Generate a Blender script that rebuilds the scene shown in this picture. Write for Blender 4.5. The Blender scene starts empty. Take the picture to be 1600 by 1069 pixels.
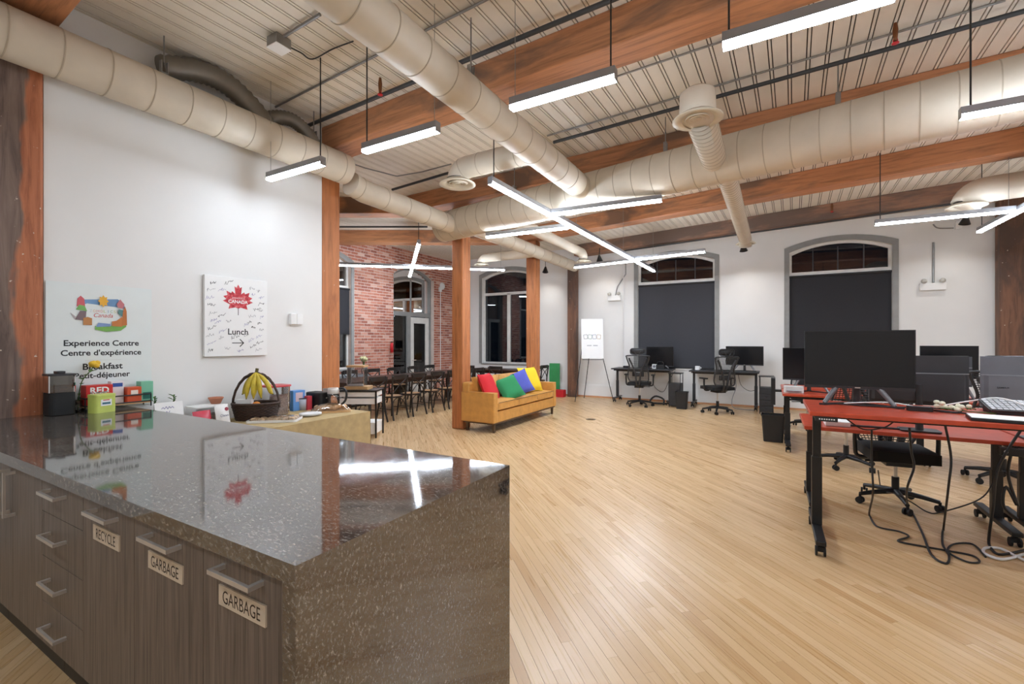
import bpy, bmesh, math, random
from mathutils import Matrix, Vector
random.seed(7)
PI = math.pi
S = bpy.context.scene
COL = S.collection

# ------------------------------------------------------------------ camera, world, exposure
CAM_H = 1.54
YAW = math.radians(29.715)
cam = bpy.data.cameras.new('camera'); cam.lens = 16.0; cam.sensor_width = 36.0; cam.clip_start = 0.02
cam_ob = bpy.data.objects.new('camera', cam); COL.objects.link(cam_ob)
cam_ob.location = (0, 0, CAM_H); cam_ob.rotation_euler = (PI/2, 0, YAW)
S.camera = cam_ob
wd = bpy.data.worlds.new('night'); S.world = wd; wd.use_nodes = True
wd.node_tree.nodes['Background'].inputs[0].default_value = (0.02, 0.03, 0.05, 1)
wd.node_tree.nodes['Background'].inputs[1].default_value = 0.25
S.view_settings.view_transform = 'Standard'; S.view_settings.look = 'None'
S.view_settings.exposure = 0.0; S.view_settings.gamma = 1.0; S.view_settings.use_curve_mapping = False
LAMP = 70.0          # luminance of the LED lenses
SPOT_W = 22.0        # watts of the small wall spots

# survey helpers: image measurement -> place in the room (metres)
FPX, CX, CY = 711.1, 800.0, 534.0
cyw, syw = math.cos(YAW), math.sin(YAW)
def cam2w(x, y): return (x*cyw - y*syw, x*syw + y*cyw)
def at(u, v, z=0.0):
    d = (CAM_H - z)*FPX/(v - CY); X, Y = cam2w((u-CX)/FPX*d, d); return Vector((X, Y, z))
def on_y(u, v, Y):
    r = cam2w((u-CX)/FPX, 1); d = Y/r[1]; return Vector((r[0]*d, Y, CAM_H-(v-CY)/FPX*d))
def on_x(u, v, X):
    r = cam2w((u-CX)/FPX, 1); d = X/r[0]; return Vector((X, r[1]*d, CAM_H-(v-CY)/FPX*d))
def proj(X, Y, z):
    x = X*cyw + Y*syw; y = -X*syw + Y*cyw
    return (CX+FPX*x/y, CY+FPX*(CAM_H-z)/y, y) if y > 0.05 else (-9e9, 0, y)

# ------------------------------------------------------------------ materials
def srgb(r, g, b):
    f = lambda c: (c/255/12.92) if c/255 <= 0.04045 else ((c/255+0.055)/1.055)**2.4
    return (f(r), f(g), f(b), 1)
class NT:
    def __init__(s, name):
        s.m = bpy.data.materials.new(name); s.m.use_nodes = True; s.t = s.m.node_tree
        s.b = s.t.nodes['Principled BSDF']
    def n(s, typ, **k):
        x = s.t.nodes.new(typ)
        for a, v in k.items(): setattr(x, a, v)
        return x
    def l(s, a, b): s.t.links.new(a, b)
    def coord(s, scale=(1, 1, 1), kind='Object', rot=(0, 0, 0)):
        c = s.n('ShaderNodeTexCoord'); m = s.n('ShaderNodeMapping')
        m.inputs['Scale'].default_value = scale; m.inputs['Rotation'].default_value = rot
        s.l(c.outputs[kind], m.inputs['Vector']); return m.outputs['Vector']
    def noise(s, vec, scale=5, detail=3, rough=0.55, dist=0):
        x = s.n('ShaderNodeTexNoise'); s.l(vec, x.inputs['Vector'])
        x.inputs['Scale'].default_value = scale; x.inputs['Detail'].default_value = detail
        x.inputs['Roughness'].default_value = rough; x.inputs['Distortion'].default_value = dist
        return x.outputs['Fac']
    def ramp(s, fac, stops, interp='LINEAR'):
        x = s.n('ShaderNodeValToRGB'); x.color_ramp.interpolation = interp
        e = x.color_ramp.elements
        while len(e) < len(stops): e.new(0.5)
        for i, (p, c) in enumerate(stops): e[i].position = p; e[i].color = c
        s.l(fac, x.inputs['Fac']); return x.outputs['Color']
    def mix(s, fac, a, b, mode='MIX'):
        x = s.n('ShaderNodeMix', data_type='RGBA', blend_type=mode)
        for i, v in ((0, fac), (6, a), (7, b)):
            if isinstance(v, (float, int)): x.inputs[i].default_value = v
            elif isinstance(v, tuple): x.inputs[i].default_value = v
            else: s.l(v, x.inputs[i])
        return x.outputs[2]
    def bump(s, fac, strength=0.2, dist=0.01):
        x = s.n('ShaderNodeBump'); x.inputs['Strength'].default_value = strength
        x.inputs['Distance'].default_value = dist; s.l(fac, x.inputs['Height']); s.l(x.outputs[0], s.b.inputs['Normal'])
    def rnd(s):
        o = s.n('ShaderNodeObjectInfo'); g = s.n('ShaderNodeNewGeometry'); a = s.n('ShaderNodeMath', operation='ADD')
        fr = s.n('ShaderNodeMath', operation='FRACT')
        s.l(o.outputs['Random'], a.inputs[0]); s.l(g.outputs['Random Per Island'], a.inputs[1]); s.l(a.outputs[0], fr.inputs[0])
        return fr.outputs[0]
    def fin(s, col=None, rough=0.5, metal=0.0, **k):
        if col is not None:
            if isinstance(col, tuple): s.b.inputs['Base Color'].default_value = col
            else: s.l(col, s.b.inputs['Base Color'])
        if isinstance(rough, (int, float)): s.b.inputs['Roughness'].default_value = rough
        else: s.l(rough, s.b.inputs['Roughness'])
        s.b.inputs['Metallic'].default_value = metal
        for a, v in k.items(): s.b.inputs[a].default_value = v
        return s.m
MATS = {}
def plain(name, rgb, rough=0.5, metal=0.0, var=0.06, scale=6.0, bump=0.0, **k):
    if name in MATS: return MATS[name]
    s = NT(name); v = s.coord(); f = s.noise(v, scale, 4)
    c = srgb(*rgb); d = tuple(x*(1-var*2) for x in c[:3])+(1,); e = tuple(min(1, x*(1+var)) for x in c[:3])+(1,)
    col = s.ramp(f, [(0.3, d), (0.7, e)])
    if bump: s.bump(s.noise(v, scale*12, 3), bump, 0.004)
    k = {a.replace('_', ' '): b for a, b in k.items()}
    MATS[name] = s.fin(col, rough, metal, **k); return MATS[name]
def emis(name, rgb, strength):
    s = NT(name); s.b.inputs['Emission Color'].default_value = srgb(*rgb); s.b.inputs['Emission Strength'].default_value = strength
    return s.fin((0.8, 0.8, 0.8, 1), 0.4)
def glassy(name, tint=(1, 1, 1, 1), refl=0.08, rough=0.0):
    s = NT(name); t = s.t; t.nodes.remove(s.b)
    tr = s.n('ShaderNodeBsdfTransparent'); tr.inputs[0].default_value = tint
    gl = s.n('ShaderNodeBsdfGlossy'); gl.inputs['Roughness'].default_value = rough
    lw = s.n('ShaderNodeFresnel'); lw.inputs['IOR'].default_value = 1.5
    ad = s.n('ShaderNodeMath', operation='ADD'); ad.inputs[1].default_value = refl; s.l(lw.outputs[0], ad.inputs[0])
    mx = s.n('ShaderNodeMixShader'); s.l(ad.outputs[0], mx.inputs[0]); s.l(tr.outputs[0], mx.inputs[1]); s.l(gl.outputs[0], mx.inputs[2])
    s.l(mx.outputs[0], t.nodes['Material Output'].inputs['Surface']); return s.m
def timber(name, light, dark, axis, amount=0.5, flecks=True, rough=0.6):
    s = NT(name); sc = [9, 9, 9]; sc[axis] = 0.7
    v = s.coord(tuple(sc)); g = s.noise(v, 2.2, 6, 0.65, 0.6)
    c = s.ramp(g, [(0.30, tuple(x*0.55 for x in srgb(*light)[:3])+(1,)), (0.5, srgb(*light)), (0.75, tuple(min(1, x*1.25) for x in srgb(*light)[:3])+(1,))])
    sc2 = [1.6, 1.6, 1.6]; sc2[axis] = 0.5
    big = s.noise(s.coord(tuple(sc2)), 1.3, 5, 0.6, 0.4)
    msk = s.ramp(big, [(amount-0.06, (0, 0, 0, 1)), (amount+0.06, (1, 1, 1, 1))])
    c = s.mix(msk, c, tuple(srgb(*dark)))
    if flecks:
        fl = s.noise(s.coord((1, 1, 1)), 24, 2, 0.5); fm = s.ramp(fl, [(0.735, (0, 0, 0, 1)), (0.76, (1, 1, 1, 1))])
        c = s.mix(fm, c, srgb(205, 190, 170))
    s.bump(g, 0.35, 0.01); return s.fin(c, rough)
def floorwood():
    s = NT('maple_plank'); r = s.rnd(); a = s.n('ShaderNodeCombineXYZ'); s.l(r, a.inputs[0]); s.l(r, a.inputs[1])
    base = s.ramp(r, [(0.0, srgb(190, 152, 106)), (0.10, srgb(198, 162, 116)), (0.5, srgb(206, 171, 126)), (0.90, srgb(213, 181, 138)), (0.965, srgb(194, 155, 107)), (1.0, srgb(188, 148, 102))])
    c = s.n('ShaderNodeTexCoord'); m0 = s.n('ShaderNodeMapping'); m0.inputs['Rotation'].default_value = (0, 0, math.radians(-45)); m = s.n('ShaderNodeMapping'); m.inputs['Scale'].default_value = (34, 0.8, 1)
    s.l(c.outputs['Object'], m0.inputs['Vector']); s.l(m0.outputs[0], m.inputs['Vector']); ad = s.n('ShaderNodeVectorMath', operation='MULTIPLY_ADD')
    s.l(a.outputs[0], ad.inputs[0]); ad.inputs[1].default_value = (50, 50, 0); s.l(m.outputs[0], ad.inputs[2])
    g = s.noise(ad.outputs[0], 2.0, 5, 0.6, 0.8)
    gc = s.ramp(g, [(0.25, (0.93, 0.91, 0.885, 1)), (0.6, (1, 1, 1, 1)), (0.85, (1.01, 1.01, 1.0, 1))])
    col = s.mix(1.0, base, gc, 'MULTIPLY')
    return s.fin(col, s.ramp(g, [(0.2, (0.24,)*3+(1,)), (0.8, (0.34,)*3+(1,))]), 0, **{'Specular IOR Level': 0.4})
def granite():
    s = NT('flecked_granite'); v = s.coord((1, 1, 1)); d = s.coord((55, 120, 75), rot=(0.5, 0.6, 0.7))
    n1 = s.noise(v, 7, 5, 0.6, 0.8); n2 = s.noise(d, 1.0, 7, 0.78, 0.35); n3 = s.noise(v, 150, 2)
    base = s.ramp(n1, [(0.35, srgb(47, 43, 41)), (0.65, srgb(74, 66, 60))])
    fl = s.ramp(n2, [(0.50, (0, 0, 0, 1)), (0.60, (0.35, 0.35, 0.35, 1)), (0.70, (1, 1, 1, 1))])
    c = s.mix(fl, base, srgb(186, 176, 164)); sp = s.ramp(n3, [(0.66, (0, 0, 0, 1)), (0.72, (1, 1, 1, 1))])
    c = s.mix(sp, c, srgb(120, 118, 116))
    return s.fin(c, s.ramp(n1, [(0.3, (0.04,)*3+(1,)), (0.7, (0.07,)*3+(1,))]), 0, **{'IOR': 2.35})
def brickmat():
    s = NT('old_red_brick'); r = s.rnd(); v = s.coord()
    base = s.ramp(r, [(0.0, srgb(150, 90, 74)), (0.35, srgb(174, 108, 88)), (0.7, srgb(190, 124, 102)), (0.9, srgb(202, 146, 126)), (1.0, srgb(214, 180, 164))])
    n = s.noise(v, 18, 4); w = s.ramp(n, [(0.58, (0, 0, 0, 1)), (0.74, (0.7, 0.7, 0.7, 1))])
    s.bump(s.noise(v, 60, 3), 0.4, 0.006); return s.fin(s.mix(w, base, srgb(206, 182, 168)), 0.9)
def weave(name, rgb, scale=300):
    s = NT(name); v = s.coord(); w = s.n('ShaderNodeTexWave', wave_type='BANDS'); w.inputs['Scale'].default_value = scale
    s.l(v, w.inputs['Vector']); n = s.noise(v, 40, 3)
    c = s.mix(n, tuple(x*0.85 for x in srgb(*rgb)[:3])+(1,), srgb(*rgb)); s.bump(w.outputs['Fac'], 0.15, 0.002); return s.fin(c, 0.9)
def laminate():
    s = NT('dark_oak_laminate'); g = s.noise(s.coord((40, 40, 1.2)), 2.0, 5, 0.65, 0.5)
    c = s.ramp(g, [(0.3, srgb(76, 66, 58)), (0.5, srgb(108, 95, 85)), (0.72, srgb(132, 118, 106))]); s.bump(g, 0.12, 0.003)
    return s.fin(c, 0.42)
M_white = plain('wall_paint', (232, 231, 228), 0.75, var=0.015, scale=1.5)
M_ceil = plain('ceiling_paint', (230, 221, 206), 0.6, var=0.06, scale=0.9)
M_duct = plain('duct_paint', (212, 201, 182), 0.5, var=0.05, scale=2.5)
M_ductseam = plain('duct_seam', (184, 171, 150), 0.5)
M_galv = plain('galvanised_steel', (150, 150, 148), 0.35, 0.85)
M_darkpipe = plain('dark_pipe', (66, 68, 70), 0.45, 0.4)
M_flex = plain('flex_duct_foil', (128, 122, 112), 0.45, 0.5)
M_beam = timber('timber_beam', (184, 126, 86), (122, 92, 72), 0, 0.60, False)
M_beamdark = timber('dark_timber_beam', (150, 110, 86), (104, 84, 72), 0, 0.5, False)
M_col = timber('timber_post', (184, 116, 68), (150, 86, 48), 2, 0.60)
M_colgrey = timber('worn_timber_post', (186, 116, 80), (138, 114, 101), 2, 0.42)
M_coldark = timber('dark_timber_post', (122, 84, 62), (86, 64, 52), 2, 0.5)
def wornpost():
    s = NT('worn_timber_post'); v = s.coord((9, 9, 0.7)); g = s.noise(v, 2.2, 6, 0.65, 0.6)
    c1 = s.ramp(g, [(0.3, srgb(132, 76, 50)), (0.5, srgb(178, 108, 72)), (0.75, srgb(196, 128, 90))])
    c2 = s.ramp(g, [(0.3, srgb(84, 68, 60)), (0.5, srgb(118, 98, 87)), (0.75, srgb(140, 120, 108))])
    tc = s.n('ShaderNodeTexCoord'); sp = s.n('ShaderNodeSeparateXYZ'); s.l(tc.outputs['Object'], sp.inputs[0])
    big = s.noise(s.coord((3, 3, 0.9)), 1.4, 4); ad = s.n('ShaderNodeMath', operation='MULTIPLY_ADD'); ad.inputs[1].default_value = 3.0
    s.l(sp.outputs['Y'], ad.inputs[0]); s.l(big, ad.inputs[2])
    c = s.mix(s.ramp(ad.outputs[0], [(0.60, (0, 0, 0, 1)), (0.68, (1, 1, 1, 1))]), c2, c1)
    fl = s.ramp(s.noise(s.coord(), 24, 2), [(0.71, (0, 0, 0, 1)), (0.74, (1, 1, 1, 1))]); s.bump(g, 0.35, 0.01)
    return s.fin(s.mix(fl, c, srgb(205, 190, 172)), 0.65)
M_colgrey = wornpost()
M_floor = floorwood(); M_granite = granite(); M_brick = brickmat(); M_lam = laminate()
M_sub = plain('subfloor', (120, 90, 60), 0.9)
M_mortar = plain('mortar', (216, 198, 186), 0.95, bump=0.3)
M_lens = emis('led_lens', (228, 240, 255), LAMP)
M_alu = plain('anodised_grey', (150, 150, 152), 0.4, 0.4)
M_steel = plain('brushed_nickel', (214, 208, 200), 0.34, 0.65)
M_black = plain('black_plastic', (30, 30, 31), 0.45)
M_blackmet = plain('black_steel', (36, 36, 37), 0.42, 0.3)
M_greymet = plain('graphite_steel', (58, 58, 60), 0.4, 0.4)
M_rubber = plain('rubber', (22, 22, 22), 0.7)
M_mesh = plain('chair_mesh', (58, 57, 56), 0.8)
M_chairfab = plain('black_fabric', (24, 24, 25), 0.9)
M_screen = plain('monitor_black', (22, 22, 25), 0.32)
M_monback = plain('monitor_grey_back', (74, 76, 82), 0.4)
M_red = plain('red_laminate', (190, 72, 44), 0.28, var=0.10, scale=14)
M_redmat = plain('red_paint', (200, 34, 42), 0.5)
M_green = plain('green_paint', (62, 158, 92), 0.6)
M_leather = plain('tan_leather', (206, 150, 78), 0.42, var=0.08, scale=9, bump=0.1)
M_walnut = plain('dark_walnut', (84, 64, 46), 0.45)
M_bistro = plain('black_bistro_wood', (38, 32, 29), 0.4)
M_rattan = plain('woven_seat', (150, 112, 74), 0.7)
M_tabletop = plain('dark_table_wood', (62, 40, 30), 0.35, var=0.15, scale=10)
M_blind = weave('charcoal_blind', (66, 67, 72)); M_blind2 = weave('black_blind', (48, 48, 52))
M_casing = plain('grey_casing', (146, 146, 143), 0.5)
M_frame = plain('white_frame', (226, 224, 218), 0.4)
M_cloth = plain('khaki_cloth', (188, 164, 118), 0.9, var=0.08, scale=12, bump=0.2)
M_glass = glassy('window_glass', (0.55, 0.6, 0.62, 1), 0.04)
M_clear = glassy('clear_plastic', (0.95, 0.96, 0.97, 1), 0.04, 0.12)
M_smoke = glassy('smoked_plastic', (0.62, 0.6, 0.57, 1), 0.06)
M_paper = plain('white_card', (240, 240, 238), 0.6, var=0.01)
M_paperg = plain('pale_card', (226, 232, 230), 0.55, var=0.01)
M_ink = plain('black_ink', (38, 38, 40), 0.6)
M_ink2 = plain('grey_ink', (128, 128, 134), 0.6)
M_ink3 = plain('violet_ink', (120, 112, 170), 0.6)
def ink(name, rgb): return plain('print_'+name, rgb, 0.55)

# ------------------------------------------------------------------ mesh builder
class MB:
    def __init__(s): s.v = []; s.f = []; s.sm = []
    def add(s, vs, fs, M=None, smooth=False):
        o = len(s.v)
        for p in vs: s.v.append(tuple(M @ Vector(p)) if M is not None else tuple(p))
        for q in fs: s.f.append(tuple(i+o for i in q)); s.sm.append(smooth)
        return s
    def box(s, a, b, M=None):
        x0, y0, z0 = a; x1, y1, z1 = b
        vs = [(x0,y0,z0),(x1,y0,z0),(x1,y1,z0),(x0,y1,z0),(x0,y0,z1),(x1,y0,z1),(x1,y1,z1),(x0,y1,z1)]
        return s.add(vs, [(0,3,2,1),(4,5,6,7),(0,1,5,4),(1,2,6,5),(2,3,7,6),(3,0,4,7)], M)
    def cbox(s, c, d, M=None):
        return s.box([c[i]-d[i]/2 for i in range(3)], [c[i]+d[i]/2 for i in range(3)], M)
    def rbox(s, c, d, r, M=None, axis=2, seg=4):
        a, b = [i for i in range(3) if i != axis]; poly = []
        for k, (sx, sy) in enumerate(((1,1),(-1,1),(-1,-1),(1,-1))):
            for j in range(seg+1):
                t = PI/2*(k+j/seg); poly.append((sx*(d[a]/2-r)+r*math.cos(t), sy*(d[b]/2-r)+r*math.sin(t)))
        return s.prism(poly, -d[axis]/2, d[axis]/2, (Matrix.Translation(c) if M is None else M @ Matrix.Translation(c)), axis)
    def prism(s, poly, h0, h1, M=None, axis=2):
        n = len(poly)
        def P(p, h):
            if axis == 2: return (p[0], p[1], h)
            if axis == 1: return (p[0], h, p[1])
            return (h, p[0], p[1])
        vs = [P(p, h0) for p in poly]+[P(p, h1) for p in poly]
        return s.add(vs, [tuple(range(n))[::-1], tuple(range(n, 2*n))]+[(i, (i+1) % n, (i+1) % n+n, i+n) for i in range(n)], M)
    def ring(s, outer, inner, h0, h1, M=None, axis=1, closed=True):
        n = len(outer)
        def P(p, h):
            if axis == 2: return (p[0], p[1], h)
            if axis == 1: return (p[0], h, p[1])
            return (h, p[0], p[1])
        vs = [P(p, h0) for p in outer]+[P(p, h0) for p in inner]+[P(p, h1) for p in outer]+[P(p, h1) for p in inner]; fs = []
        for i in range(n if closed else n-1):
            j = (i+1) % n
            fs += [(i, j, j+n, i+n), (i+2*n, i+3*n, j+3*n, j+2*n), (i, i+2*n, j+2*n, j), (i+n, j+n, j+3*n, i+3*n)]
        if not closed: fs += [(0, n, 3*n, 2*n), (n-1, 3*n-1, 4*n-1, 2*n-1)]
        return s.add(vs, fs, M)
    def tube(s, pts, r, seg=8, M=None, cap=True, closed=False, smooth=True):
        pts = [Vector(p) for p in pts]; n = len(pts); rr = r if isinstance(r, (list, tuple)) else [r]*n
        vs = []; fs = []; up = None
        for i, p in enumerate(pts):
            a = pts[i-1] if (i > 0 or closed) else p; b = pts[(i+1) % n] if (i < n-1 or closed) else p
            t = (b-a).normalized() if (b-a).length > 1e-9 else Vector((0, 0, 1))
            if up is None: up = t.orthogonal().normalized()
            up = (up - t*up.dot(t)); up = up.normalized() if up.length > 1e-6 else t.orthogonal().normalized()
            w = t.cross(up)
            for k in range(seg):
                q = 2*PI*k/seg; vs.append(p+(up*math.cos(q)+w*math.sin(q))*rr[i])
        for i in range(n if closed else n-1):
            for k in range(seg):
                a = i*seg+k; b = i*seg+(k+1) % seg; c = ((i+1) % n)*seg+(k+1) % seg; d = ((i+1) % n)*seg+k
                fs.append((a, b, c, d))
        o = len(s.f); s.add(vs, fs, M, smooth)
        if cap and not closed:
            s.add(vs[:seg], [tuple(range(seg))[::-1]], M); s.add(vs[-seg:], [tuple(range(seg))], M)
        return s
    def cyl(s, a, b, r, seg=16, M=None, r2=None): return s.tube([a, b], [r, r if r2 is None else r2], seg, M)
    def lathe(s, prof, c=(0, 0, 0), seg=20, M=None):
        vs = []; fs = []; n = len(prof)
        for k in range(seg):
            t = 2*PI*k/seg
            for r, z in prof: vs.append((c[0]+r*math.cos(t), c[1]+r*math.sin(t), c[2]+z))
        for k in range(seg):
            for i in range(n-1):
                a = k*n+i; b = ((k+1) % seg)*n+i; fs.append((a, b, b+1, a+1))
        return s.add(vs, fs, M, True)
    def ball(s, c, r, M=None, seg=10, rings=6):
        rx = r if isinstance(r, (tuple, list)) else (r, r, r); vs = []; fs = []
        for i in range(rings+1):
            p = PI*i/rings
            for k in range(seg):
                t = 2*PI*k/seg; vs.append((c[0]+rx[0]*math.sin(p)*math.cos(t), c[1]+rx[1]*math.sin(p)*math.sin(t), c[2]-rx[2]*math.cos(p)))
        for i in range(rings):
            for k in range(seg): fs.append((i*seg+k, i*seg+(k+1) % seg, (i+1)*seg+(k+1) % seg, (i+1)*seg+k))
        return s.add(vs, fs, M, True)
    def sheet(s, fn, nu, nv, th=0.0, M=None):
        vs = [fn(i/nu, j/nv) for i in range(nu+1) for j in range(nv+1)]; w = nv+1
        fs = [(i*w+j, (i+1)*w+j, (i+1)*w+j+1, i*w+j+1) for i in range(nu) for j in range(nv)]
        return s.add(vs, fs, M, True)
    def mesh(s, name):
        me = bpy.data.meshes.new(name); me.from_pydata(s.v, [], s.f)
        me.polygons.foreach_set('use_smooth', s.sm); me.update(); return me
def mk(name, data, mat=None, parent=None, loc=None, bevel=0.0, smooth_angle=False, solid=0.0, subsurf=0):
    me = data.mesh(name) if isinstance(data, MB) else data
    if mat is not None and len(me.materials) == 0: me.materials.append(mat)
    o = bpy.data.objects.new(name, me); COL.objects.link(o)
    if parent is not None: o.parent = parent
    if loc is not None: o.location = loc
    if solid: m = o.modifiers.new('thickness', 'SOLIDIFY'); m.thickness = solid; m.offset = 0
    if bevel: m = o.modifiers.new('bevel', 'BEVEL'); m.width = bevel; m.segments = 2; m.limit_method = 'ANGLE'
    if subsurf: m = o.modifiers.new('smooth', 'SUBSURF'); m.levels = subsurf; m.render_levels = subsurf
    return o
def thing(name, label, cat, loc=(0, 0, 0), rz=0.0, group=None):
    o = bpy.data.objects.new(name, None); COL.objects.link(o); o.empty_display_size = 0.1
    o.location = loc; o.rotation_euler = (0, 0, rz); return tag(o, label, cat, group)
def tag(o, label, cat, group=None, kind=None):
    o['label'] = label; o['category'] = cat
    if group: o['group'] = group
    if kind: o['kind'] = kind
    return o
def struct(o): o['kind'] = 'structure'; return o
def dup(root, loc, rz, label):
    r = root.copy(); COL.objects.link(r); r.location = loc; r.rotation_euler = (0, 0, rz); r['label'] = label
    def rec(a, b):
        for ch in a.children:
            c = ch.copy(); COL.objects.link(c); c.parent = b; rec(ch, c)
    rec(root, r); return r
T = Matrix.Translation
def R(a, ax='Z'): return Matrix.Rotation(a, 4, ax)
FACE_X = Matrix(((0, 0, 1, 0), (1, 0, 0, 0), (0, 1, 0, 0), (0, 0, 0, 1)))    # drawn x,y -> room Y,Z looking along -X
FACE_Y = Matrix(((1, 0, 0, 0), (0, 0, -1, 0), (0, 1, 0, 0), (0, 0, 0, 1)))   # drawn x,y -> room X,Z looking along +Y
def text_mb(body, width, height=None, M=None, mb=None, depth=0.0004, bold=0.0, shear=0.0):
    cu = bpy.data.curves.new('lettering', 'FONT'); cu.body = body; cu.size = 1.0; cu.offset = bold; cu.shear = shear
    cu.resolution_u = 3
    ob = bpy.data.objects.new('lettering', cu); COL.objects.link(ob); bpy.context.view_layer.update()
    me = bpy.data.meshes.new_from_object(ob.evaluated_get(bpy.context.evaluated_depsgraph_get()))
    vs = [v.co.copy() for v in me.vertices]; fs = [tuple(p.vertices) for p in me.polygons]
    COL.objects.unlink(ob); bpy.data.objects.remove(ob); bpy.data.curves.remove(cu); bpy.data.meshes.remove(me)
    x0 = min(v.x for v in vs); x1 = max(v.x for v in vs); y0 = min(v.y for v in vs); y1 = max(v.y for v in vs)
    sx = width/(x1-x0); sy = sx if height is None else height/(y1-y0)
    out = [((v.x-(x0+x1)/2)*sx, (v.y-(y0+y1)/2)*sy, depth) for v in vs]
    mb = mb or MB(); mb.add(out, fs, M); return mb
def spline(pts, n=6):
    pts = [Vector(p) for p in pts]; out = []
    for i in range(len(pts)-1):
        a = pts[max(i-1, 0)]; b = pts[i]; c = pts[i+1]; d = pts[min(i+2, len(pts)-1)]
        for k in range(n):
            t = k/n; out.append(0.5*((2*b)+(c-a)*t+(2*a-5*b+4*c-d)*t*t+(3*b-a-3*c+d)*t**3))
    return out+[pts[-1]]

# ================================================================== the setting
X0, X1, Y0, Y1, ZC = -9.15, 5.5, -3.5, 12.2, 4.22
XW = -4.877                                    # face of the white partition wall
# ---- floor: strip maple laid on the diagonal
fl = struct(mk('floor', MB().box((X0-0.2, Y0-0.2, -0.12), (X1+0.2, Y1+0.2, -0.016)), M_sub))
q = math.sqrt(0.5); BWD = 0.058; cand = []
bmin = min(x*q+y*q for x in (X0, X1) for y in (Y0, Y1)); bmax = max(x*q+y*q for x in (X0, X1) for y in (Y0, Y1))
b = bmin
while b < bmax:
    bc = b+BWD/2                                # along a: (-q, q), across b: (q, q)
    lo = max((bc*q-X1)/q, (Y0-bc*q)/q); hi = min((bc*q-X0)/q, (Y1-bc*q)/q)
    a = lo - random.random()*0.7
    while a < hi:
        e = a+random.choice((0.35, 0.5, 0.65, 0.8, 1.0, 1.25, 1.5))*random.uniform(0.9, 1.1)
        s0, s1 = max(a, lo), min(e, hi)
        if s1-s0 > 0.03: cand.append((s0, s1, b))
        a = e
    b += BWD
def plank_mb(mb, p, g=0.0007):
    s0, s1, b0 = p; c = []
    for aa, bb in ((s0+g*0.3, b0+g), (s1-g*0.3, b0+g), (s1-g*0.3, b0+BWD-g), (s0+g*0.3, b0+BWD-g)): c.append((-aa*q+bb*q, aa*q+bb*q))
    dz = random.uniform(-0.0004, 0)
    vs = [(x, y, -0.018) for x, y in c]+[(x, y, dz) for x, y in c]
    mb.add(vs, [(4, 7, 6, 5), (0, 1, 5, 4), (1, 2, 6, 5), (2, 3, 7, 6), (3, 0, 4, 7)])
def plank_key(p):
    am = (p[0]+p[1])/2; bm = p[2]+BWD/2; x = -am*q+bm*q; y = am*q+bm*q
    u, v, d = proj(x, y, 0)
    if not (-30 < u < 1630 and v < 1110 and d > 0.3) or (x < -1.1 and y < 2.1 and d > 1.9): return 9e9
    return d
cand.sort(key=plank_key)
for p in cand[:300]:
    m = MB(); plank_mb(m, p); mk('plank', m, M_floor, fl)
m = MB()
for p in cand[300:]: plank_mb(m, p)
o = mk('planks', m, M_floor, fl); o['kind'] = 'stuff'
# ---- ceiling: double-grooved boards
ce = struct(mk('ceiling', MB().box((X0-0.2, Y0-0.2, ZC+0.02), (X1+0.2, Y1+0.2, ZC+0.1)), plain('ceiling_dark', (70, 62, 54), 0.8)))
BW = 0.152; g = 0.010; bd = 0.020; dp = 0.018
prof = [(0, dp), (g/2, 0), (g/2, 0)]
def board_mesh():
    m = MB(); L = 9.2
    for x0, x1 in ((g/2, BW-bd-g*1.5), (BW-bd-g/2, BW-g/2)): m.box((x0, -L, 0), (x1, L, dp))
    me = m.mesh('ceiling_board'); me.materials.append(M_ceil); return me
bm_ = board_mesh(); ang = math.radians(-2.0); i = 0; x = X0-0.6
while x < X1+0.6:
    o = mk('ceiling_board', bm_, None, ce, (x, (Y0+Y1)/2, ZC)); o.rotation_euler = (0, 0, ang); x += BW/math.cos(ang)
# ---- walls
struct(mk('wall_left', MB().box((XW-0.16, Y0, 0), (XW, 0.9, ZC)).box((XW-0.16, 1.258, 0), (XW, 3.757, ZC)).box((XW-0.16, 0.9, 3.95), (XW, 1.258, ZC)), M_white))
struct(mk('wall_right', MB().box((X1, Y0-0.2, 0), (X1+0.2, Y1+0.2, ZC+0.02)), M_white))
struct(mk('wall_front', MB().box((X0-0.2, Y0-0.2, 0), (X1, Y0, ZC+0.02)), M_white))
def arch_pts(a0, a1, zs, zcr, n=14):
    w = (a1-a0)/2; r = zcr-zs; rad = (w*w+r*r)/(2*r); c = (a0+a1)/2; out = []
    for i in range(n+1):
        a = a0+(a1-a0)*i/n; out.append((a, zcr-rad+math.sqrt(max(0, rad*rad-(a-c)**2))))
    return out
def wall_open(m, a0, a1, ztop, openings, h0, h1, axis):
    def P(poly): m.prism(poly, h0, h1, None, axis)
    a = a0
    for (o0, o1, zb, zs, zcr) in sorted(openings):
        P([(a, 0), (o0, 0), (o0, ztop), (a, ztop)])
        if zb > 0: P([(o0, 0), (o1, 0), (o1, zb), (o0, zb)])
        ar = arch_pts(o0, o1, zs, zcr)
        for i in range(len(ar)-1): P([ar[i], ar[i+1], (ar[i+1][0], ztop), (ar[i][0], ztop)])
        a = o1
    P([(a, 0), (a1, 0), (a1, ztop), (a, ztop)])
WINS = [(-3.20, -1.12), (0.25, 2.29), (-8.17, -6.10)]
m = MB(); wall_open(m, X0-0.2, X1, ZC+0.02, [(a+0.10, c-0.10, 0.86, 3.58, 3.77) for a, c in WINS], Y1, Y1+0.35, 1)
wb = struct(mk('wall_back', m, M_white))
W4 = (5.90, 7.98); DR = (9.38, 11.12)
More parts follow.
